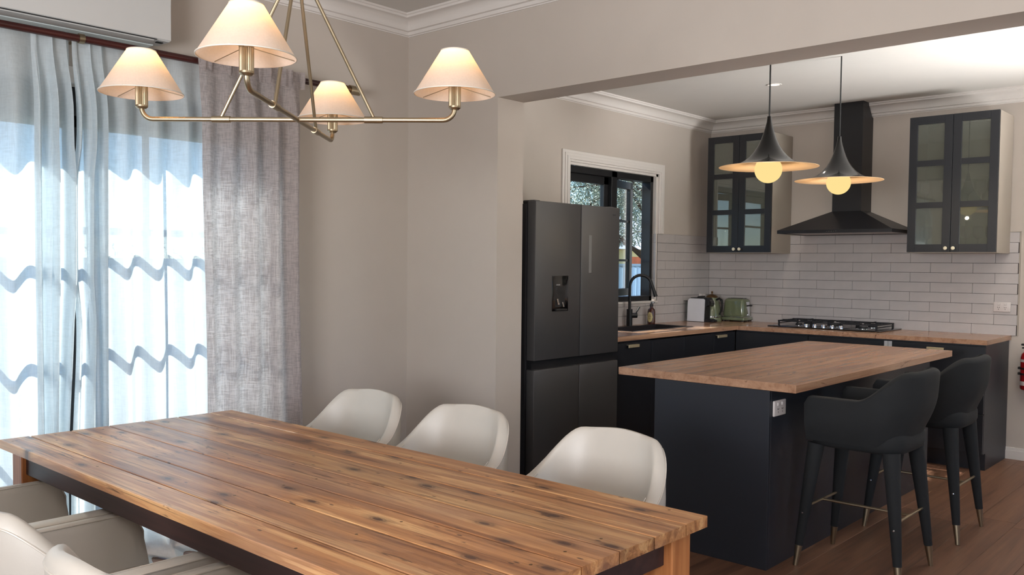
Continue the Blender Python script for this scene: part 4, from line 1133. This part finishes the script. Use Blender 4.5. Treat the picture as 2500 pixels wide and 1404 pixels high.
# ------------------------------------------------------------------ outdoors
struct(bx(-60, XO, -40, 60, -.25, -.16).build('ground', M['grass'], smooth=False))
struct(bx(-3.6, XO, -9, 4.5, -.16, -.10).build('path', M['concrete'], smooth=False))
fn = thing('panel_fence', 'blue-grey corrugated steel fence outside the kitchen window', 'fence', (-8.0, 8, -.16))
def fence_panel(L_):
    m = MB(); P = []; n = int(L_/.045)
    for i in range(n+1):
        y = -L_/2+L_*i/n; x = .014*(1 if (i//2) % 2 else -1)
        P.append([(x, y, .05), (x, y, 1.55)])
    m.grid(P); bmesh.ops.solidify(m.bm, geom=m.bm.faces[:], thickness=.004); return m
pf = None
for k in range(12):
    y = -20+k*2.5*1.4
    if pf is None: pf = fence_panel(3.46).build('panel', M['fence'], fn, smooth=False); pf.location = (0, y, 0)
    else: copy_obj(pf, parent=fn, loc=(0, y, 0))
    bx(-.03, .03, y-1.78, y-1.72, 0, 1.62).build('post', M['fence'], fn, smooth=False)
    bx(-.035, .035, y-1.75, y+1.75, 1.55, 1.60).build('rail', M['fence'], fn, smooth=False)
hs = thing('neighbour_house', 'orange brick house with cream band and pale roof beyond the fence', 'house', (-16, 21, -.16)); L = hs.location
def hp(o): o.location = Vector(o.location)-L if False else -L; return o
hp(MB().box(-22, -14.2, 12, 30, -.16, 1.70).build('wall', M['brick'], hs, smooth=False))
hp(MB().box(-22.05, -14.15, 12, 30.05, 1.70, 1.95).build('fascia', M['cream'], hs, smooth=False))
hp(MB().box(-14.2, -14.1, 20.0, 20.45, .2, 1.9).build('column', M['cream'], hs, smooth=False))
m = MB(); m.faces([(-22.5, 11.5, 1.95), (-13.6, 11.5, 1.95), (-13.6, 30.5, 1.95), (-22.5, 30.5, 1.95), (-18, 15, 3.6), (-18, 27, 3.6)], [(0, 1, 4), (1, 2, 5, 4), (2, 3, 5), (3, 0, 4, 5), (3, 2, 1, 0)])
hp(m.build('roof', M['roof'], hs, smooth=False))
def tree(name, label, x, y, h, r, nl, mat, seed, z0=1.2, leaf_=.10):
    t = thing(name, label, 'tree', (x, y, -.16)); rn = random.Random(seed)
    m = MB(); m.tube([(0, 0, 0), (.1, .05, h*.35), (.0, .2, h*.6), (.15, .1, h*.85)], [.17, .13, .09, .04], 10)
    tips = []
    for k in range(26):
        a = rn.uniform(0, 2*PI); zz = rn.uniform(.25, .8)*h; rr = r*rn.uniform(.5, 1.0)
        p0 = Vector((.05, .1, zz*.8)); p2 = Vector((rr*math.cos(a), rr*math.sin(a), zz+rn.uniform(-.1, .25)*h)); p1 = p0.lerp(p2, .5)+Vector((0, 0, .3))
        m.tube([p0, p1, p2], [.045, .03, .010], 6); tips += [p0.lerp(p2, .6), p1, p2]
    m.build('trunk', M['bark'], t)
    vs, fs = [], []
    for k in range(nl):
        c = rn.choice(tips)+Vector((rn.gauss(0, .42), rn.gauss(0, .42), rn.gauss(0, .36)))
        if c.z < z0: continue
        a = Vector((rn.uniform(-1, 1), rn.uniform(-1, 1), rn.uniform(-1, 1))).normalized()*leaf_*rn.uniform(.5, 1.2); b = a.orthogonal().normalized()*leaf_*.22
        i = len(vs); vs += [c-a, c+b, c+a, c-b]; fs.append((i, i+1, i+2, i+3))
    me = bpy.data.meshes.new('foliage'); me.from_pydata([tuple(v_) for v_ in vs], [], fs); me.materials.append(mat)
    o = bpy.data.objects.new('foliage', me); COL.objects.link(o); o.parent = t; o['kind'] = 'stuff'
tree('gum_tree', 'grey-green gum tree framed in the open window sash', -5.5, 9.1, 5.6, 2.1, 22000, M['leaf'], 2, z0=1.9, leaf_=.045)
tree('gum_tree', 'tall grey-green tree left in the kitchen window', -11.2, 14.6, 6.6, 2.6, 18000, M['leaf'], 5, z0=2.1, leaf_=.08)
#tree('gum_tree', 'bushy grey-green tree beyond the fence by the neighbour house', -12.5, 19.5, 5.4, 1.6, 9000, M['leaf'], 8, leaf_=.08)
tree('golden_shrub', 'low golden bush mirrored in the corner cabinet glass', -6.2, -.8, 1.15, .7, 6000, M['leaf2'], 9, z0=.3, leaf_=.05)
print('objects', len(bpy.data.objects), 'tris', sum(len(o.data.polygons)*2 for o in bpy.data.objects if o.type == 'MESH'))
